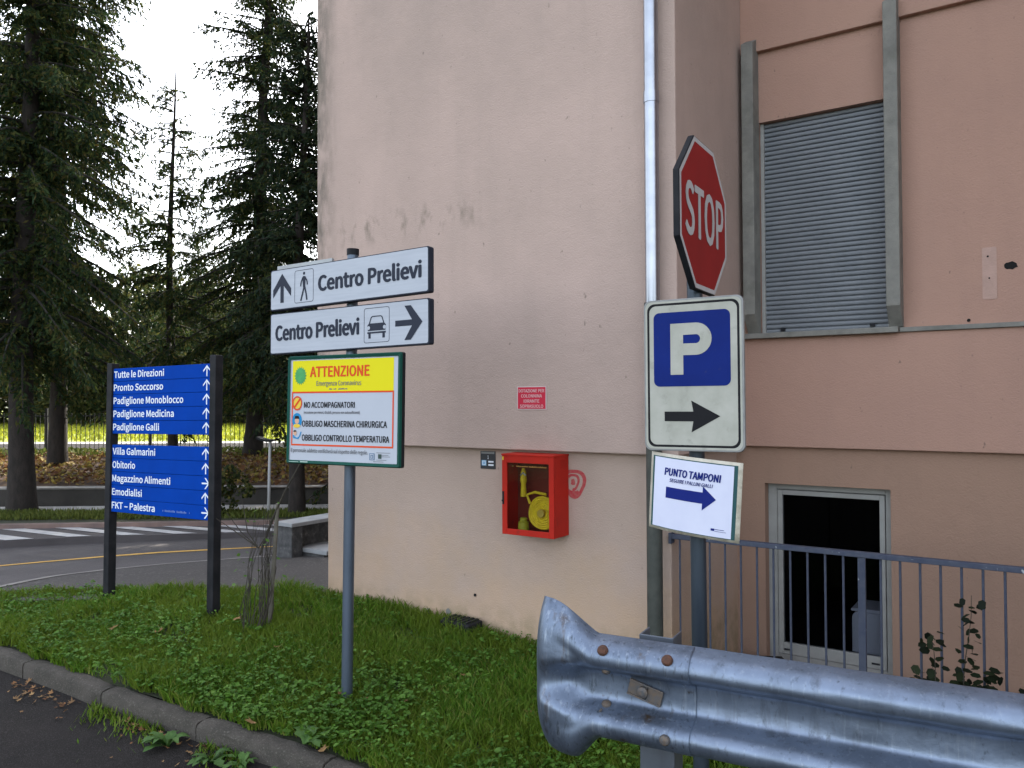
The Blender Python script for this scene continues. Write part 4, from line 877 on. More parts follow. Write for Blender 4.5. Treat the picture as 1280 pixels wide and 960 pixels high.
mb.add([(a1, y - .0004, 0), (a1 - .082, y - .0004, .098), (a1 - .128, y - .0004, .098), (a1 - t, y - .0004, 0)], [(0, 1, 2, 3)]); mb.add([(a1, y - .0004, 0), (a1 - t, y - .0004, 0), (a1 - .128, y - .0004, -.098), (a1 - .082, y - .0004, -.098)], [(0, 1, 2, 3)])
mb.build('arrow', M['sign_ink'], d2)
# third sign behind, turned another way, only its grey back showing
bs = empty('direction_sign', m=pose((-1.10, 4.95, 2.415), -33.0, 0, -.6)); tag(bs, 'plain grey back of a sign peeking above the upper direction sign', 'road sign')
mb = MB(); mb.plate(rect(-.52, -.02, -.06, .120), 0, .02); mb.build('plate', mat('bare_aluminium', (.36, .38, .39), .5, .3, var=(.3, .31, .32), vscale=6), bs, bevel=.002)
mb = MB(); mb.box(-.52, -.02, -.006, -.0005, .040, .050); mb.box(-.10, .12, .001, .012, -.05, -.02); mb.build('rail', M['galv'], bs)

# the poster board
PB = empty('poster_board', m=pose((-.999, 4.700, 1.594), -29.57, -1.46, -.08)); tag(PB, 'white and yellow health warning board in a dark green frame on the left pole', 'notice board')
BW, BH = .872, .654
X = lambda u: -BW / 2 + BW * u
Zv = lambda v: BH / 2 - BH * v
mb = MB(); mb.plate(rrect(-BW / 2, BW / 2, -BH / 2, BH / 2, .012), 0.004, .032); mb.build('backing', M['black_metal'], PB)
mb = MB(); o_ = rrect(-BW / 2, BW / 2, -BH / 2, BH / 2, .012); i_ = rrect(-BW / 2 + .022, BW / 2 - .024, -BH / 2 + .022, BH / 2 - .022, .004); m_ = rrect(-BW / 2 + .006, BW / 2 - .006, -BH / 2 + .006, BH / 2 - .006, .010); n = len(o_)
vv = [(x, .004, z) for x, z in o_] + [(x, -.010, z) for x, z in m_] + [(x, -.0045, z) for x, z in i_]
mb.add(vv, [(k + r * n, (k + 1) % n + r * n, (k + 1) % n + (r + 1) * n, k + (r + 1) * n) for r in range(2) for k in range(n)]); mb.build('frame', M['green_frame'], PB)
mb = MB(); mb.flat(rect(-BW / 2 + .015, BW / 2 - .017, -BH / 2 + .015, BH / 2 - .015), .0005); mb.build('sheet', M['poster_white'], PB)
mb = MB(); mb.flat(rect(X(.043), X(.935), Zv(.335), Zv(.045)), -.0005); mb.build('yellow_header', M['poster_yellow'], PB)
mb = MB(); mb.ring(rect(X(.040), X(.938), Zv(.832), Zv(.332)), rect(X(.050), X(.927), Zv(.817), Zv(.347)), -.0012); mb.build('red_border', M['poster_red'], PB)
mb = MB(); text(mb, 'ATTENZIONE', X(.205), X(.735), Zv(.200), .064, -.0014, .050); mb.build('heading', M['poster_red'], PB)
mb = MB(); text(mb, 'Emergenza Coronavirus', X(.268), X(.665), Zv(.280), .028, -.0014, .02); mb.build('subheading', M['poster_grey'], PB); mb = MB(); worn_print(mb, X(.385), X(.545), Zv(.318), Zv(.303), -.0014, 5); mb.build('subheading', M['poster_grey'], PB)
for tx_, u0, u1, v_, c_ in (('NO ACCOMPAGNATORI', .155, .612, .482, .035), ('OBBLIGO MASCHERINA CHIRURGICA', .140, .885, .656, .037), ('OBBLIGO CONTROLLO TEMPERATURA', .140, .905, .785, .037)):
    mb = MB(); text(mb, tx_, X(u0), X(u1), Zv(v_), c_, -.0014, .035); mb.build('lettering', M['ink_black'], PB)
mb = MB(); text(mb, '(eccezione per minori, disabili, persone non autosufficienti)', X(.155), X(.655), Zv(.535), .015, -.0014, .02); mb.build('small_print', M['poster_grey'], PB)
mb = MB(); text(mb, 'Il personale addetto verificherà sul rispetto delle regole.', X(.040), X(.728), Zv(.892), .022, -.0014, .01); mb.build('small_print', M['poster_grey'], PB); mb = MB()
for k, (a, c, z) in enumerate(((.80, .915, .872), (.84, .90, .892), (.84, .915, .905), (.80, .885, .935), (.775, .86, .950))): mb.flat(rect(X(a), X(c), Zv(z + .004), Zv(z)), -.0014)
mb.build('small_print', M['poster_grey'], PB)
mb = MB(); r0 = .043; cx, cz = X(.118), Zv(.185)
sp = []
for k in range(72): 
    rr = r0 * (1.22 if k % 4 in (0,) else (1.12 if k % 4 in (1, 3) and False else 1.0)); th = 2 * math.pi * k / 72; sp.append((cx + rr * math.cos(th), cz + rr * 1.12 * math.sin(th)))
mb.add([(cx, -.0014, cz)] + [(x, -.0014, z) for x, z in sp], [(0, k + 1, (k + 1) % 72 + 1) for k in range(72)]); mb.build('virus_symbol', M['virus_green'], PB)
ic = X(.092)
mb = MB(); z0 = Zv(.440); mb.ring(disc(ic, z0, .040, .044), disc(ic, z0, .032, .035), -.0020); mb.add([(ic - .027, -.0024, z0 - .020), (ic - .018, -.0024, z0 - .029), (ic + .027, -.0024, z0 + .020), (ic + .018, -.0024, z0 + .029)], [(0, 1, 2, 3)]); mb.build('prohibition_symbol', M['poster_red'], PB)
mb = MB(); mb.flat(disc(ic, z0, .030, .033), -.0014); mb.build('companion_symbol', M['icon_yellow'], PB)
mb = MB(); z1 = Zv(.600); mb.flat(disc(ic, z1, .040, .046), -.0014); mb.flat([(ic - .028, Zv(.765)), (ic + .014, Zv(.772)), (ic + .026, Zv(.745)), (ic + .012, Zv(.750)), (ic + .004, Zv(.760)), (ic - .016, Zv(.752)), (ic - .022, Zv(.735)), (ic - .034, Zv(.740))], -.0014)
mb.add([(ic + .018, -.0014, Zv(.748)), (ic + .026, -.0014, Zv(.752)), (ic + .040, -.0014, Zv(.705)), (ic + .032, -.0014, Zv(.702))], [(0, 1, 2, 3)]); mb.build('blue_symbol', M['icon_blue'], PB)
mb = MB(); mb.flat(disc(ic, z1 - .001, .017, .020), -.0020); mb.flat(disc(ic - .014, Zv(.715), .013, .015), -.0020); mb.build('face_symbol', M['icon_skin'], PB)
mb = MB(); mb.flat([(ic - .030, z1 - .035), (ic - .012, z1 - .044), (ic + .012, z1 - .044), (ic + .030, z1 - .035), (ic + .020, z1 - .022), (ic - .020, z1 - .022)], -.0024); mb.build('shoulder_symbol', M['icon_yellow'], PB)
mb = MB(); mb.flat([(ic - .020, z1 + .010), (ic + .020, z1 + .010), (ic + .014, z1 + .028), (ic - .014, z1 + .028)], -.0026); mb.flat([(ic - .028, Zv(.705)), (ic - .002, Zv(.705)), (ic - .006, Zv(.690)), (ic - .022, Zv(.690))], -.0026); mb.build('hair_symbol', M['ink_black'], PB)
mb = MB(); mb.flat(rect(X(.742), X(.785), Zv(.940), Zv(.880)), -.0014); mb.build('logo_field', mat('logo_blue', (.07, .14, .24), .5), PB)
mb = MB(); mb.ring(rect(X(.748), X(.779), Zv(.934), Zv(.886)), rect(X(.753), X(.774), Zv(.927), Zv(.893)), -.0022); mb.flat(rect(X(.760), X(.767), Zv(.922), Zv(.900)), -.0022); mb.build('logo_mark', M['poster_white'], PB)
mb = MB(); mb.flat(rect(X(.815), X(.843), Zv(.925), Zv(.886)), -.0016); mb.build('logo_field', mat('logo_green', (.02, .05, .04), .5), PB)
mb = MB(); mb.flat(rect(X(.03), X(.12), Zv(.984), Zv(.979)), -.0085); mb.flat(rect(X(.135), X(.205), Zv(.990), Zv(.974)), -.0085); mb.build('maker_mark', mat('pale_print', (.35, .45, .4), .5), PB)

# ------------------------------------------------------------------ blue directory board
bb = empty('directory_board', m=pose((-2.95, 6.691, 1.318), -30.5, -1.2, -.6)); tag(bb, 'blue hospital directory board on two black posts at the lawn edge', 'directory sign')
bw_, x0, x1 = 1.30, -.65, .65
for sx, top, bot in ((-1, .672, -1.42), (1, .690, -1.43)):
    mb = MB(); xc = sx * (.65 + .026); mb.box(xc - .036, xc + .036, -.018, .055, bot, top); mb.build('post', M['black_metal'], bb, bevel=.004)
rows = [('Tutte le Direzioni', .526, 'u'), ('Pronto Soccorso', .52, 'u'), ('Padiglione Monoblocco', .72, 'u'), ('Padiglione Medicina', .63, 'u'), ('Padiglione Galli', .485, 'u'),
        ('Villa Galmarini', .45, 'u'), ('Obitorio', .245, 'u'), ('Magazzino Alimenti', .605, 'r'), ('Emodialisi', .32, 'u'), ('FKT - Palestra', .455, 'r')]
zt = .625; rh = .1142
for k, (s_, wd, ar) in enumerate(rows):
    if k == 5: zt = -.040; rh = .117
    kk = k if k < 5 else k - 5; za, zb = zt - kk * rh, zt - (kk + 1) * rh
    mb = MB(); mb.plate(rect(x0, x1, zb + .0012, za - .0012), 0, .026); p = mb.build('panel', [M['panel_blue']], bb, bevel=.003)
    mb = MB(); text(mb, s_.replace('-', '–'), x0 + .018, x0 + .018 + wd * 1.3, zb + .031, .058, -.0012, .045)
    mb.build('lettering', M['letter_white'], p)
    mb = MB(); cx, cz, y = x1 - .062, (za + zb) / 2, -.0012
    pts = [[(-.006, -.044), (.006, -.044), (.006, .028), (-.006, .028)], [(0, .046), (-.044, .004), (-.044, -.011), (0, .030)], [(0, .046), (0, .030), (.044, -.011), (.044, .004)]]
    for i, pl in enumerate(pts):
        if ar == 'r': pl = [(z_, -x_) for x_, z_ in pl]
        mb.flat([(cx + x_, cz + z_) for x_, z_ in pl], y - .0004 * (i > 0))
    mb.build('arrow', M['letter_white'], p)
    if k == 9:
        mb = MB(); worn_print(mb, .06, .40, zb + .040, zb + .058, -.0012, 3); mb.build('faded_lettering', M['letter_faint'], p)
mb = MB(); mb.box(x0, x1, .027, .034, .06, .62); mb.box(x0, x1, .027, .034, -.62, -.045); mb.build('back_panel', M['panel_edge'], bb)

# ------------------------------------------------------------------ vegetation helpers
def quads_from(c, u, v):
    """diamond faces: centre c, half axes u and v (arrays)."""
    V = np.stack([c - u, c + v, c + u, c - v], 1).reshape(-1, 3); F = np.arange(len(V)).reshape(-1, 4); return V, F
def unit(a): return a / np.maximum(np.linalg.norm(a, axis=-1, keepdims=True), 1e-9)
def tubes_np(paths, r0, r1, k=4):
    """thin tapered tubes along many equal-length paths: paths (n,m,3)."""
    n, m, _ = paths.shape; t = unit(np.gradient(paths, axis=1)); ref = np.tile(np.array([0.31, .17, .93]), (n, m, 1)); a = unit(np.cross(t, ref)); b_ = np.cross(t, a)
    rr = (np.asarray(r0).reshape(-1, 1) * (1 - np.linspace(0, 1, m)) + np.asarray(r1).reshape(-1, 1) * np.linspace(0, 1, m))[..., None]
    ang = 2 * np.pi * np.arange(k) / k
    V = paths[:, :, None, :] + rr[:, :, None] * (np.cos(ang)[None, None, :, None] * a[:, :, None] + np.sin(ang)[None, None, :, None] * b_[:, :, None])
    idx = np.arange(n * m * k).reshape(n, m, k); f = np.stack([idx[:, :-1, :], np.roll(idx, -1, 2)[:, :-1], np.roll(idx, -1, 2)[:, 1:], idx[:, 1:, :]], -1)
    return V.reshape(-1, 3), f.reshape(-1, 4)
def spruce(name, label, loc, H, R0, h0, r_trunk, seed, lean=(0, 0), dens=1., droop=.45, shape=.8, mneedle='needles', spray=.085, per=7, dz=.30, group='tall spruces beyond the road', bare=0.):
    g = np.random.default_rng(seed); root = empty(name, loc); tag(root, label, 'tree', group)
    ax = lambda z: np.stack([lean[0] * z, lean[1] * z, z], -1)
    zs = np.linspace(-.35, H, 26); wig = np.stack([.04 * np.sin(zs * .7 + seed), .04 * np.cos(zs * .6), zs * 0], -1)
    rad = r_trunk * (1 - np.clip(zs, 0, None) / H) ** .85 + .012; rad[0] *= 1.35; rad[1] *= 1.12
    mb = MB(); mb.tube([tuple(p) for p in ax(zs) + wig], list(rad), 14); mb.build('trunk', M['bark'], root, smooth=True)
    # branches in whorls
    bz = []; z = h0
    while z < H - .25:
        for _ in range(int(g.integers(per - 1, per + 2))): bz.append(z + g.normal() * .12)
        z += dz * g.uniform(.75, 1.3) * (1 - .35 * (z - h0) / (H - h0))
    bz = np.array(bz); nb = len(bz); rel = np.clip((bz - h0) / (H - h0), 0, 1)
    Lb = R0 * (1 - rel) ** shape * g.uniform(.55, 1.12, nb) + .18; Lb *= np.where(g.random(nb) < .1, 1.22, 1)
    az = g.uniform(0, 2 * np.pi, nb); m = 9; t = np.linspace(0, 1, m)
    up0 = .10 + .45 * rel; dr = droop * (1.25 - rel)
    r = Lb[:, None] * t; hz = Lb[:, None] * (up0[:, None] * t - (dr + up0 * .5)[:, None] * t ** 1.7 + .14 * t ** 4)
    sway = Lb[:, None] * .12 * g.normal(size=nb)[:, None] * t ** 2
    dx, dy = np.cos(az)[:, None], np.sin(az)[:, None]
    base = ax(bz); P = np.stack([base[:, None, 0] + r * dx - sway * dy, base[:, None, 1] + r * dy + sway * dx, base[:, None, 2] + hz], -1)
    V, F = tubes_np(P, .012 + .011 * Lb, np.full(nb, .004)); npmesh('branches', V, F, M['bough'], root)
    # hanging twigs
    cnt = np.maximum(4, (Lb / .030 * dens * (1.35 - .6 * rel)).astype(int)); bi = np.repeat(np.arange(nb), cnt); nt_w = len(bi)
    tt = np.clip(g.uniform(.04 + bare, 1.02, nt_w), 0, 1); fi = tt * (m - 1); i0 = np.minimum(fi.astype(int), m - 2); fr = (fi - i0)[:, None]
    o = P[bi, i0] * (1 - fr) + P[bi, i0 + 1] * fr; fw = unit(P[bi, i0 + 1] - P[bi, i0])
    side = np.stack([-fw[:, 1], fw[:, 0], 0 * fw[:, 0]], -1); sg = np.where(g.random(nt_w) < .5, -1, 1)[:, None]
    tl = g.uniform(.12, .52, nt_w) * (.55 + .45 * np.minimum(1, Lb[bi] / 1.6)) * (1.1 - .55 * tt)
    d0 = unit(side * sg * g.uniform(.2, .8, (nt_w, 1)) + fw * g.uniform(.15, .7, (nt_w, 1)) + np.array([0, 0, -1]) * g.uniform(.1, 1.15, (nt_w, 1)))
    ns = np.maximum(2, np.ceil(tl / (spray * .55)).astype(int)); ti = np.repeat(np.arange(nt_w), ns); q = g.random(len(ti))
    c = o[ti] + d0[ti] * (tl[ti] * q)[:, None] + np.array([0, 0, -1]) * (.25 * tl[ti] * q ** 2)[:, None] + g.normal(size=(len(ti), 3)) * .012
    ud = unit(d0[ti] + g.normal(size=(len(ti), 3)) * .45); vd = unit(np.cross(ud, g.normal(size=(len(ti), 3))))
    sl_ = spray * g.uniform(.6, 1.3, (len(ti), 1)); V, F = quads_from(c, ud * sl_ * .66, vd * sl_ * .19)
    npmesh('crown', V, F, M[mneedle], root); return root
def bushy(name, label, loc, H, R, seed, n=5000, leaf=.16, group=None, trunk=.14, m='leaf_far', cat='tree', low=.15):
    g = np.random.default_rng(seed); root = empty(name, loc); tag(root, label, cat, group)
    mb = MB(); mb.tube([(0, 0, -.3), (.05, 0, H * .35), (.1, .05, H * .6)], [trunk, trunk * .8, trunk * .4], 8)
    k = 16; cl = np.stack([g.normal(size=k) * R * .5, g.normal(size=k) * R * .5, H * (low + (1 - low) * g.uniform(.05, .9, k))], -1)
    for p in cl[:9]: mb.tube([(.03, 0, H * .25), (p[0] * .5, p[1] * .5, (H * .3 + p[2]) / 2), tuple(p)], [trunk * .45, trunk * .25, .01], 5)
    mb.build('trunk', M['bark'], root, smooth=True)
    ci = g.integers(0, k, n); rr = R * g.uniform(.35, .62, k)[ci]; d = unit(g.normal(size=(n, 3))); c = cl[ci] + d * (rr * g.uniform(.4, 1.05, n) ** .6)[:, None] * np.array([1, 1, .8])
    c[:, 2] = np.maximum(c[:, 2], .05); u = unit(g.normal(size=(n, 3))); v = unit(np.cross(u, g.normal(size=(n, 3)))); s_ = leaf * g.uniform(.5, 1.2, (n, 1))
    V, F = quads_from(c, u * s_ * .6, v * s_ * .38); npmesh('crown', V, F, M[m], root); return root

# ------------------------------------------------------------------ trees
spruce('spruce_tree', 'broad spruce with a thick trunk on the verge before the low wall, far left', (-8.47, 13.8, -.24), 15, 2.45, 3.0, .20, 3, lean=(.015, .0), dens=1.15, droop=.60, shape=.72)
spruce('spruce_tree', 'spruce on the leafy bank just right of the thick leftmost trunk', (-9.75, 17.2, .22), 17, 1.9, 2.9, .17, 5, dens=1.0, droop=.6, shape=.5)
spruce('spruce_tree', 'slim short spruce with open crown behind the blue board', (-7.85, 18.4, .38), 8.9, 1.75, 1.8, .105, 8, lean=(.004, 0), dens=.8, droop=.5, shape=.85, per=5, dz=.40)
spruce('spruce_tree', 'tall spruce on the bank between the blue board and the direction signs', (-5.95, 18.4, .38), 14.2, 2.25, 1.6, .19, 12, lean=(.030, 0), dens=.95, droop=.6, shape=.72)
spruce('spruce_tree', 'dense dark spruce on the verge half hidden by the corner of the building', (-3.61, 13.3, -.24), 8.4, 1.1, 2.1, .125, 15, lean=(.02, .01), dens=1.0, droop=.55, shape=.45, mneedle='needles_ivy', per=8, dz=.26)
spruce('spruce_tree', 'spruce at the left edge of the picture with only its boughs in view', (-12.6, 16.6, .2), 16, 2.5, 2.9, .2, 21, dens=.9, droop=.6, shape=.6)
spruce('spruce_tree', 'bushy spruce beyond the meadow, right behind the blue board', (-18.5, 47, .40), 11.5, 4.0, 1.0, .2, 27, dens=.55, droop=.5, shape=.6, group='trees beyond the meadow')
spruce('spruce_tree', 'taller dark spruce beyond the meadow, left of the direction signs', (-13.8, 46, .40), 13, 4.0, 1.0, .2, 31, dens=.55, droop=.5, shape=.55, group='trees beyond the meadow')
# unseen spruces added behind the building corner to shade the road and the lawn
hid = spruce('spruce_tree', 'tall unseen spruce added beside the building for its shade', (-1.35, 14.6, .0), 15, 2.1, 1.0, .2, 35, dens=.75, droop=.6, shape=.5, group='unseen spruces added for shade')
for x, y, k in ((-1.2, 18.6, 1.15), (.9, 16.9, 1.2), (.6, 21.5, 1.3), (-1.9, 22.6, 1.25), (3.2, 20.4, 1.3), (-3.0, 27.0, 1.3)):
    o = copy_tree(hid); o.location = (x, y, .2); o.scale = (k * .95, k * .95, k); o.rotation_euler = (0, 0, x * 3 + y)
far = [(-27, 52, 8.5, 4.2), (-22.5, 55, 9.5, 4.4), (-19, 50, 7.5, 3.6), (-33, 56, 10, 4.6), (-15.5, 54, 8.8, 4.0), (-12, 51, 8.2, 3.8), (-8, 55, 9.2, 4.2), (-25, 47, 5., 2.8), (-17, 46, 4.6, 2.6), (-11, 46.5, 5.0, 2.6), (-38, 54, 9, 4.5), (-4, 53, 9, 4.2), (-21, 62, 12, 5), (-30, 64, 12, 5)]
lab = 'broadleaf tree in the wood edge beyond the sunny meadow'
proto = [bushy('broadleaf_tree', lab, (0, 0, 0), 1., .46, 40 + k, n=5200, leaf=.034, group='trees beyond the meadow', trunk=.018) for k in range(3)]
for i, (x, y, h, r) in enumerate(far):
    o = proto[i] if i < 3 else copy_tree(proto[i % 3]); o.location = (x, y, .35); o.scale = (r / .46, r / .46, h); o.rotation_euler = (0, 0, i * 1.7)
bproto = bushy('bush', 'low dense bush at the foot of the wood beyond the meadow', (0, 0, 0), 1., .46, 77, n=11000, leaf=.040, group='bushes beyond the meadow', trunk=.02, cat='bush', low=.0)
ug = [(-36, 45), (-31.5, 46.5), (-28.5, 43.5), (-24.5, 45), (-22, 42.5), (-20, 46), (-16.5, 43), (-14.5, 47), (-12.5, 42.5), (-10, 45), (-7.5, 43), (-4.5, 46), (-18.2, 49), (-26.5, 48.5)]
for i, (x, y) in enumerate(ug):
    o = bproto if i == 0 else copy_tree(bproto); o.location = (x, y, .1); o.scale = (5.5, 4.5, 3.6 + (i * 7 % 5) * .35); o.rotation_euler = (0, 0, (i % 3 - 1) * .4)
# ------------------------------------------------------------------ fence on top of the bank
fn = empty('metal_fence', (-13.6, 19.1, .39)); tag(fn, 'dark metal fence of thin bars along the top of the bank', 'fence')
for z in (.90, .10): mb = MB(); mb.box(0, 10.4, -.010, .010, z, z + .025); mb.build('rail', M['fence'], fn)
mb = MB(); mb.box(-.006, .006, -.006, .006, .02, .985); fb = mb.build('bar', M['fence'], fn)
mb = MB(); mb.box(-.025, .025, -.025, .025, -.2, 1.10); fp = mb.build('post', M['fence'], fn)
fb.location.x = .07
for k in range(1, 96):
    o = fb.copy(); COL.objects.link(o); o.parent = fn; o.location.x = .07 + k * .108
for k in range(1, 5):
    o = fp.copy(); COL.objects.link(o); o.parent = fn; o.location.x = k * 2.48 + .016

# low retaining wall
rw = empty('retaining_wall', (-12, 14.75, -.25)); tag(rw, 'low dark concrete retaining wall along the foot of the bank', 'wall')
rw.rotation_euler = (0, 0, .014)
mb = MB(); mb.box(-22, 22, 0, .30, -.25, .275); mb.build('wall', M['wall_dark'], rw, bevel=.01)
mb = MB(); mb.box(-22, 22, -.015, .32, .277, .305); mb.build('coping', M['cap'], rw, bevel=.005)

# stone bench wall beside the building
bn = empty('stone_bench', (-2.66, 9.05, -.16), (0, 0, -TH)); tag(bn, 'low dark stone wall with a pale slab top beside the building corner', 'stone wall')
mb = MB(); mb.box(0, .25, 0, .16, -.1, .40); mb.box(.0, .12, .16, 3.0, -.1, .40); mb.build('wall', M['stone'], bn, bevel=.01)
mb = MB(); mb.box(-.025, .275, -.02, 3.0, .402, .445); mb.build('top_slab', M['slab'], bn, bevel=.006)
mb = MB(); mb.box(.12, .62, .17, 3.0, .10, .145); mb.build('seat_slab', M['slab'], bn, bevel=.006)
mb = MB(); mb.box(.12, .56, .19, 3.0, -.1, .098); mb.build('base', M['stone'], bn, bevel=.01)
# thin pale post with bent plate
po = empty('thin_post', (-4.1, 13.47, -.3)); tag(po, 'thin pale grey post with a bent flat top on the far sidewalk', 'post')
mb = MB(); mb.tube([(0, 0, 0), (.03, 0, 1.26)], .026, 10); mb.build('pole', M['pole_white'], po, smooth=True)
mb = MB(); v = []
for k in range(13):
    x = -.17 + .32 * k / 12; z = 1.26 + 1.1 * (x - .03) ** 2 + (.05 * max(0, -x) * 6 * .2)
    for y in (-.13, .13): v += [(x, y, z), (x, y, z + .035)]
mb.add(v, [(4 * k, 4 * k + 4, 4 * k + 5, 4 * k + 1) for k in range(12)] + [(4 * k + 2, 4 * k + 3, 4 * k + 7, 4 * k + 6) for k in range(12)] + [(4 * k + 1, 4 * k + 5, 4 * k + 7, 4 * k + 3) for k in range(12)] + [(4 * k, 4 * k + 2, 4 * k + 6, 4 * k + 4) for k in range(12)]); mb.build('bent_plate', M['fence'], po)
# small bush at the foot of the low wall
bushy('bush', 'small green bush beside the right post of the blue board', (-4.95, 13.25, -.24), .75, .42, 61, n=1500, leaf=.075, trunk=.02, m='leaf_far', cat='bush')

# ------------------------------------------------------------------ dry shrub with stake on the lawn
shb = empty('dry_shrub', (-1.942, 6.042, -.06)); tag(shb, 'leafless shrub tied to a stake in the grass between the blue board and the pole', 'shrub')
mb = MB(); g = random.Random(4)
for k in range(25):
    a = g.uniform(0, 6.28); r0 = g.uniform(.02, .12); h = g.uniform(.55, .95); pts = []
    for q in range(7):
        t = q / 6; rr = r0 * (1 + .6 * math.sin(t * 3.1)) * (1 - .65 * t) + .16 * max(0, t - .75) * g.uniform(.3, 1.6)
        pts.append((.0 + .06 * t + rr * math.cos(a + t * .7) + g.uniform(-.018, .018), rr * math.sin(a + t * .7), h * t))
    mb.tube(pts, [.0042 - .003 * q / 6 for q in range(7)], 5)
for a, e in ((-.30, .82), (-.22, .86), (.2, .98), (-.12, 1.05)): mb.tube([(.03, 0, .6), (a * .5, .02, .72), (a, .03, e)], [.005, .004, .002], 5)
mb.tube([(.04, 0, .55), (.12, .02, .80), (.22, .02, 1.02), (.36, .03, 1.28), (.385, .03, 1.42)], [.010, .009, .008, .006, .003], 6)
mb.build('branches', M['twig'], shb, smooth=True)
mb = MB(); mb.tube([(.10, .03, -.05), (.165, .03, .93)], .016, 8); mb.build('stake', M['stake'], shb, smooth=True)
def leafset(centers, size, g2, flat=.5):
    n = len(centers); u = unit(g2.normal(size=(n, 3)) * np.array([1, 1, flat])); v = unit(np.cross(u, unit(np.array([0, 0, 1.]) + g2.normal(size=(n, 3)) * .5))); s_ = size * g2.uniform(.6, 1.2, (n, 1))
    return quads_from(centers, u * s_ * .6, v * s_ * .36)
g2 = np.random.default_rng(5); c = np.stack([g2.uniform(-.15, .22, 40), g2.uniform(-.06, .06, 40), g2.uniform(.1, .95, 40)], -1)
V, F = leafset(c, .035, g2); npmesh('leaves', V, F, M['herb'], shb)

# ------------------------------------------------------------------ wild plants behind the guard rail
def stem_plant(loc, stems, label, seed, leaf=.055):
    g = np.random.default_rng(seed); root = empty('wild_plant', loc); tag(root, label, 'plant', 'wild plants growing at the railing')
    mb = MB(); cs = []
    for (tx, ty, tz, nl, start) in stems:
        pts = [np.array([tx * t ** 1.1 + .01 * math.sin(t * 9), ty * t, tz * t]) for t in np.linspace(0, 1, 9)]; mb.tube([tuple(p) for p in pts], [.0045 - .003 * k / 8 for k in range(9)], 5)
        for k in range(nl):
            t = start + (1 - start) * (k + g.uniform(0, 1)) / nl; i = min(int(t * 8), 7); p = pts[i] + (pts[i + 1] - pts[i]) * (t * 8 - i); cs.append(p + g.normal(size=3) * np.array([.036, .03, .016]))
    mb.build('stems', M['twig'], root, smooth=True); cs = np.array(cs); n = len(cs)
    # rounded six sided leaves
    u = unit(g.normal(size=(n, 3)) * np.array([1, .5, .35])); nn = unit(np.array([0, -.5, 1.]) + g.normal(size=(n, 3)) * .45); v = unit(np.cross(nn, u)); s_ = leaf * g.uniform(.65, 1.15, (n, 1)) * .5
    ring_ = [cs + u * s_ * math.cos(a) + v * s_ * .72 * math.sin(a) + nn * s_ * (.18 * abs(math.sin(a))) for a in np.arange(6) * math.pi / 3]
    V = np.stack(ring_, 1).reshape(-1, 3); F = np.arange(len(V)).reshape(-1, 6); npmesh('leaves', V, F, M['plant_dark'], root); return root
q = bw(4.775, -.13, -.22); stem_plant(q, [(.045, -.03, .855, 34, .42), (.02, 0, .42, 30, .5), (.10, .0, .40, 26, .5), (.16, 0, .46, 30, .6)], 'tallest wild plant with one long leafy shoot against the railing bars', 71)
q = bw(4.715, -.15, -.22); stem_plant(q, [(-.10, -.03, .66, 16, .80), (-.08, 0, .50, 7, .6), (-.17, .0, .46, 24, .6), (-.08, 0, .40, 22, .6)], 'wild plant with two bare stems topped by leaves, left of the tallest one', 72)
q = bw(5.05, -.13, -.22); stem_plant(q, [(.0, -.02, .42, 10, .7), (.05, .02, .40, 8, .7)], 'low wild plant with few big leaves at the right edge of the railing', 73, .07)

# dark drain stub in the grass by the wall
gy = empty('drain_gully', bw(1.54, -.11, -.018), (0, 0, -TH - .05)); tag(gy, 'black drain box half sunk in the grass at the foot of the pink wall', 'drain')
mb = MB(); mb.box(-.15, .13, -.09, .08, -.1, .035); mb.build('body', M['black_metal'], gy, bevel=.012)
mb = MB()
for k in range(6): mb.box(-.13 + k * .042, -.105 + k * .042, -.075, .065, .036, .046)
mb.build('grate', M['black_metal'], gy, bevel=.002)

# ------------------------------------------------------------------ grass and herbs on the lawn (one stuff object each)
def patch(x, y, s=1.):
    return (np.sin(x * 2.3 * s + 1.1) * np.sin(y * 2.9 * s + .4) + .6 * np.sin(x * 5.1 * s - y * 3.7 * s) + .4 * np.sin(x * 9.7 * s + y * 8.1 * s + 2)) / 2 + .5
kx = np.array([p[0] for p in KERB_O]); ky = np.array([p[1] for p in KERB_O]); rx_ = np.array([p[0] for p in LAWN_REAR]); ry_ = np.array([p[1] for p in LAWN_REAR])
def lawn_mask(x, y, off=.12):
    front = y > np.interp(x, kx, ky) + off * (1.0 + .28 * np.sin(x * 9.1) * np.sin(x * 4.3 + 1) + .12 * np.sin(x * 31)); wall = ((x - C0.x) * NN.x + (y - C0.y) * NN.y) < -.01
    rear = np.where(x < -1.70, y < np.interp(x, rx_, ry_) - .03, True); return front & wall & rear
def sample(n, x0, x1, y0, y1, g):
    x = g.uniform(x0, x1, n); y = g.uniform(y0, y1, n); k = lawn_mask(x, y); return x[k], y[k]
g = np.random.default_rng(91)
x, y = sample(430000, -6.3, 2.6, 3.0, 7.4, g)
dist = np.hypot(x, y); bare_ = (np.sin(x * 3.7 + 2 * np.sin(y * 2.3)) * np.sin(y * 4.1 + np.sin(x * 3.1)) + .5 * np.sin(x * 11 + y * 7)) > 1.02
keep = (g.random(len(x)) < np.clip((5.2 / dist) ** 1.6, .15, 1)) & (~bare_ | (g.random(len(x)) < .25)); x, y = x[keep], y[keep]; n = len(x)
pt = patch(x, y); nw = (x - C0.x) * NN.x + (y - C0.y) * NN.y
hgt = (.035 + .05 * g.random(n)) * (.65 + .75 * np.clip(pt, 0, 1)) * np.where(nw > -.25, 1.45, 1)
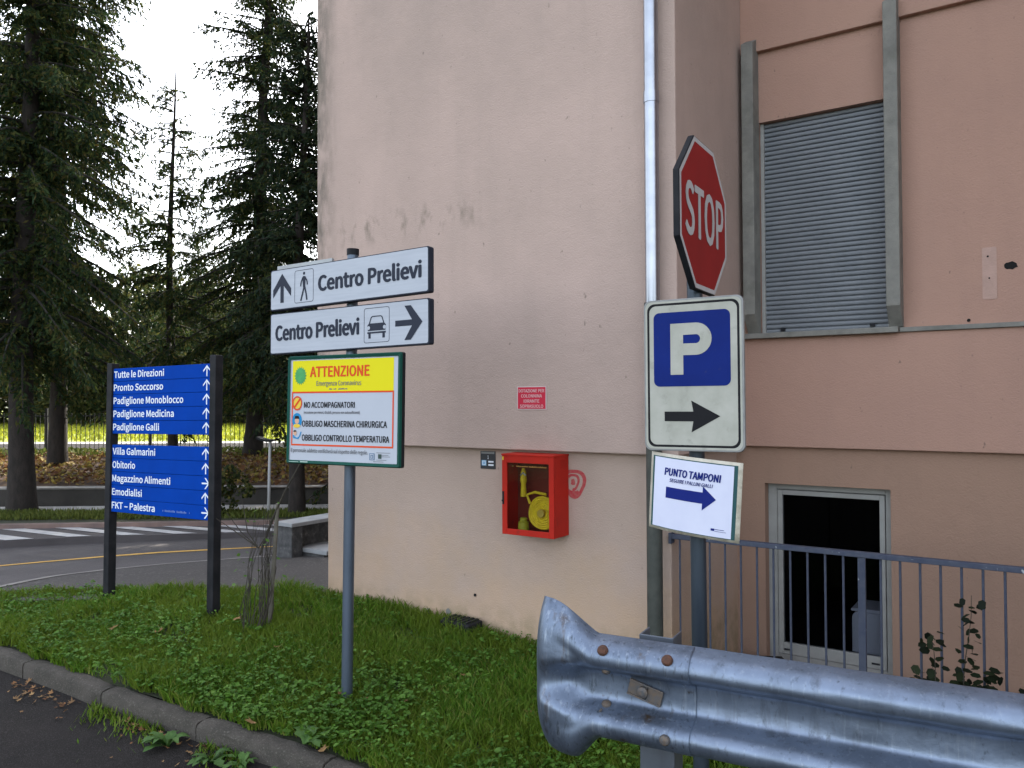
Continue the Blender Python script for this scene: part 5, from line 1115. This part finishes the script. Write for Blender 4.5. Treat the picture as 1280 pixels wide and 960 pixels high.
a = g.uniform(0, 2 * np.pi, n); wd = g.uniform(.0014, .0032, n) * (1 + .12 * np.hypot(x, y)); lean_ = hgt * g.uniform(.15, .95, n); la = g.uniform(0, 2 * np.pi, n)
z0 = lawn_znp(x, y) - .012; base = np.stack([x, y, z0], -1); wv = np.stack([np.cos(a), np.sin(a), 0 * a], -1) * wd[:, None]; lv = np.stack([np.cos(la), np.sin(la), 0 * la], -1) * lean_[:, None]
zz = np.array([0, 0, 1.])
mid = base + lv * .38 + zz * (hgt * .62)[:, None]; tip = base + lv + zz * (hgt * .95)[:, None]
V = np.stack([base - wv, base + wv, mid + wv * .8, mid - wv * .8, tip], 1).reshape(-1, 3); i = np.arange(n)[:, None] * 5
F = np.concatenate([i + np.array([[0, 1, 2]]), i + np.array([[0, 2, 3]]), i + np.array([[3, 2, 4]])], 0)
tag(npmesh('grass', V, F, M['grass']), 'green grass growing on the lawn', 'grass', kind='stuff')
# broad leaved herbs: rosettes of 3 to 6 leaves
x, y = sample(42000, -6.0, 2.4, 3.2, 7.3, g); pt = patch(x, y, .8); dist = np.hypot(x, y)
nw = (x - C0.x) * NN.x + (y - C0.y) * NN.y
keep = g.random(len(x)) < np.clip(.9 * pt + .15, .05, 1) * np.clip((5.0 / dist) ** 2.2, .12, 1.) * np.where(nw > -.9, .35, 1); x, y, pt = x[keep], y[keep], pt[keep]
nl = g.integers(3, 7, len(x)); pi_ = np.repeat(np.arange(len(x)), nl); n = len(pi_); sz = (g.uniform(.007, .017, len(x)) * (1 + .5 * (g.random(len(x)) < .08)))[pi_]
a = g.uniform(0, 2 * np.pi, n); rad = sz * g.uniform(.6, 1.6, n); hh = (g.uniform(.015, .075, len(x)))[pi_] + g.normal(size=n) * .008
c = np.stack([x[pi_] + rad * np.cos(a), y[pi_] + rad * np.sin(a), lawn_znp(x[pi_], y[pi_]) + hh - .006], -1)
u = unit(np.stack([np.cos(a), np.sin(a), g.uniform(-.5, .5, n)], -1)); v = unit(np.cross(u, unit(zz + g.normal(size=(n, 3)) * .35))); nn = np.cross(v, u)
s1 = (sz * g.uniform(.8, 1.2, n))[:, None]; s2 = s1 * g.uniform(.5, .8, (n, 1))
fold = nn * s1 * .22
pts = [c - u * s1, c - u * s1 * .3 + v * s2 + fold, c + u * s1 * .45 + v * s2 * .8 + fold, c + u * s1, c + u * s1 * .45 - v * s2 * .8 + fold, c - u * s1 * .3 - v * s2 + fold]
V = np.stack(pts, 1).reshape(-1, 3); i = np.arange(n)[:, None] * 6; F = np.concatenate([i + np.array([[0, 3, 2, 1]]), i + np.array([[0, 5, 4, 3]])], 0)
tag(npmesh('herbs', V, F, M['herb']), 'low broad leaved herbs among the grass of the lawn', 'ground cover', kind='stuff')
# verge grass and litter far away
n = 26000; x = g.uniform(-16, 1, n); y = g.uniform(12.75 , 13.7, n); y = np.maximum(y, 12.42 + .07 * (x + 6) + .25 + g.random(n) * .3); h = g.uniform(.03, .09, n); a = g.uniform(0, 6.28, n)
c = np.stack([x, y, np.full(n, -.24) + h / 2], -1); V, F = quads_from(c, np.stack([.3 * h * np.cos(a), .3 * h * np.sin(a), h * .6], -1), np.stack([-.009 * np.sin(a), .009 * np.cos(a), 0 * a], -1))
tag(npmesh('verge_grass', V, F, M['verge']), 'short grass on the narrow verge before the low wall', 'grass', kind='stuff')
n = 16000; x = g.uniform(-18, 3, n); y = g.uniform(15.1, 19.1, n); zc = np.array([up_z(a_, b_) for a_, b_ in zip(x, y)])
c = np.stack([x, y, zc + .03 + .05 * g.random(n)], -1); u = unit(g.normal(size=(n, 3)) * np.array([1, 1, .5])); v = unit(np.cross(u, zz + g.normal(size=(n, 3)) * .5)); s_ = g.uniform(.03, .075, (n, 1))
V, F = quads_from(c, u * s_, v * s_ * .7); tag(npmesh('leaf_litter', V, F, M['litter']), 'brown and yellow leaf litter covering the bank', 'leaf litter', kind='stuff')
n = 5000; x = g.uniform(-18, 3, n); y = 18.0 + 1.3 * g.random(n) ** .7; zc = np.full(n, .38); c = np.stack([x, y, zc + g.uniform(.02, .16, n)], -1)
u = unit(g.normal(size=(n, 3)) + np.array([0, 0, .8])); v = unit(np.cross(u, g.normal(size=(n, 3)))); s_ = g.uniform(.03, .08, (n, 1)); V, F = quads_from(c, u * s_, v * s_ * .5)
tag(npmesh('bank_weeds', V, F, M['verge']), 'low weeds along the top of the bank below the fence', 'ground cover', kind='stuff')
n = 30000; x = g.uniform(-34, -2, n); y = g.uniform(24.8, 50, n); h = g.uniform(.05, .16, n); a = g.uniform(0, 6.28, n); c = np.stack([x, y, .40 + h / 2], -1)
V, F = quads_from(c, np.stack([.4 * h * np.cos(a), .4 * h * np.sin(a), h * .7], -1), np.stack([-.03 * np.sin(a), .03 * np.cos(a), 0 * a], -1))
M['mgrass'] = mat('meadow_grass', (.1, .14, .02), .8, island=((.15, .18, .015), (.21, .23, .02), (.27, .27, .03)), trans=.5, spec=.2)
tag(npmesh('meadow_grass', V, F, M['mgrass']), 'sunlit yellow green grass of the meadow', 'grass', kind='stuff')

# ------------------------------------------------------------------ weeds in the gutter, fallen leaves
def weed(loc, n, size, seed, label, h=.06):
    g = np.random.default_rng(seed); root = empty('weed', loc); tag(root, label, 'weed', 'weeds growing out of the kerb gutter')
    V, F = [], []
    for k in range(n):
        a = g.uniform(0, 6.28); L_ = size * g.uniform(.6, 1.15); up = h * g.uniform(.5, 1.3); wdt = L_ * g.uniform(.13, .2); d = np.array([math.cos(a), math.sin(a), 0]); s = np.array([-d[1], d[0], 0]); rows_ = 6; o = len(V)
        for j in range(rows_):
            t = j / (rows_ - 1); c = d * L_ * t + zz * (up * (1 - (1.5 * t - 1) ** 2 * .9) - up * .1); w_ = wdt * (math.sin(math.pi * (t * .85 + .1)) ** .8) * (1 + .35 * (-1) ** j)
            V += [c - s * w_ + zz * .15 * w_, c, c + s * w_ + zz * .15 * w_]
        for j in range(rows_ - 1):
            q = o + 3 * j; F += [(q, q + 1, q + 4, q + 3), (q + 1, q + 2, q + 5, q + 4)]
    o = npmesh('leaves', np.array(V), np.array(F), M['weed'], root); return root
def rz_(x, y): return lawn_z(x, y) - .115
for (x, y, n, s_, l) in ((-1.93, 4.50, 16, .13, 'bushy weed sprouting at the kerb foot, leftmost of the gutter weeds'), (-1.62, 4.33, 13, .14, 'jagged leaved weed at the kerb foot, second from the left'), (-1.44, 4.27, 11, .12, 'small weed with upright leaves at the kerb foot, third from the left'), (-1.18, 4.13, 14, .10, 'weed at the kerb foot among brown leaves near the lower picture edge'), (-1.02, 4.03, 9, .08, 'smallest gutter weed, at the lower picture edge')):
    weed((x, y, rz_(x, y)), n, s_, int(abs(x) * 100), l)
x, y = -1.10, 4.28; weed((x, y, lawn_z(x, y) + .012), 7, .17, 8, 'large lobed weed lying over the kerb top left of the pole', .05)
g = np.random.default_rng(17); n = 2600; t = g.uniform(0, 1, n); xx = -4.4 + 3.7 * t; yy = np.interp(xx, kx, ky) - g.gamma(1.6, .05, n); hh = g.uniform(.01, .05, n); a = g.uniform(0, 6.28, n)
cl = (np.sin(xx * 7.3) + np.sin(xx * 3.1 + 2)) > .1; xx, yy, hh, a = xx[cl], yy[cl], hh[cl], a[cl]; c = np.stack([xx, yy, lawn_znp(xx, yy) - .115 + hh / 2], -1)
V, F = quads_from(c, np.stack([.5 * hh * np.cos(a), .5 * hh * np.sin(a), hh * .7], -1), np.stack([-.005 * np.sin(a), .005 * np.cos(a), 0 * a], -1)); tag(npmesh('gutter_grass', V, F, M['grass']), 'sparse grass and moss growing in the gutter at the kerb foot', 'grass', kind='stuff')
def leaf_mesh(seed):
    g = random.Random(seed); mb = MB(); pts = []
    lobes = [(0, 1.), (.5, .45), (.75, .85), (1.2, .4), (1.5, .7), (2.2, .35), (math.pi, .25)]
    ol = [(a, r) for a, r in lobes] + [(2 * math.pi - a, r) for a, r in lobes[-2:0:-1]]
    v = [(0, 0, .12)]
    for a, r in ol: r *= g.uniform(.85, 1.15); v.append((r * math.cos(a), r * math.sin(a), .45 * g.uniform(0, 1) * r))
    n = len(ol); mb.add(v, [(0, k + 1, (k + 1) % n + 1) for k in range(n)])
    return mb
spots = [(-1.477 + .03, 4.47, .055, 1, 0), (-1.03, 4.86, .06, 1, 1), (-1.19, 5.94, .045, 1, 1), (-2.11, 6.12, .06, 1, 0), (-1.64, 5.57, .05, 1, 0), (-.88, 4.78, .045, 1, 1), (-3.0, 6.0, .06, 1, 0), (-.62, 4.75, .05, 1, 1), (-2.6, 5.9, .05, 1, 0), (-.3, 5.1, .05, 1, 1), (.1, 4.6, .045, 1, 1), (-1.0, 4.22, .045, 0, 1)]
protos = []
for i, (x, y, s_, gl_, kd) in enumerate(spots):
    if i < 4: o = leaf_mesh(i).build('fallen_leaf', M['dry_leaf']); protos.append(o)
    else: o = protos[i % 4].copy(); COL.objects.link(o)
    o.location = (x, y, lawn_z(x, y) + (.035 if gl_ else .008)); o.scale = (s_, s_, s_); o.rotation_euler = (random.uniform(-.3, .3), random.uniform(-.3, .3), random.uniform(0, 6.28))
    tag(o, 'dry brown fallen leaf lying on the lawn', 'leaf', 'fallen leaves on the lawn')
tag(bpy.data.objects[protos[0].name], 'curled tan leaf lying on top of the kerb', 'leaf', 'fallen leaves on the lawn')
o.__setitem__('label', 'pale yellow star shaped leaf on the kerb top near the lower edge')
# litter of leaves in the gutter
g = np.random.default_rng(23); n = 230; t = g.random(n); xx = -3.6 + 2.9 * t; cl = (np.sin(xx * 6.1 + 1) + .6 * np.sin(xx * 13)) > -.1; xx = xx[cl]; n = len(xx); yy = np.interp(xx, kx, ky) - .02 - g.gamma(1.8, .055, n)
V, F = [], []
for k in range(n):
    lm = leaf_mesh(int(k % 9)); s_ = g.uniform(.012, .034); m_ = Euler((g.uniform(-.5, .5), g.uniform(-.5, .5), g.uniform(0, 6.28))).to_matrix(); o = len(V); z_ = lawn_z(xx[k], yy[k]) - .105
    for p in lm.v: q = m_ @ Vector(p) * s_; V.append((xx[k] + q.x, yy[k] + q.y, z_ + max(q.z, -.004)))
    F += [tuple(i_ + o for i_ in f_) for f_ in lm.f]
tag(npmesh('gutter_leaves', np.array(V), np.array(F), M['dry_leaf']), 'dry brown leaves gathered in the gutter along the kerb', 'leaf litter', kind='stuff')
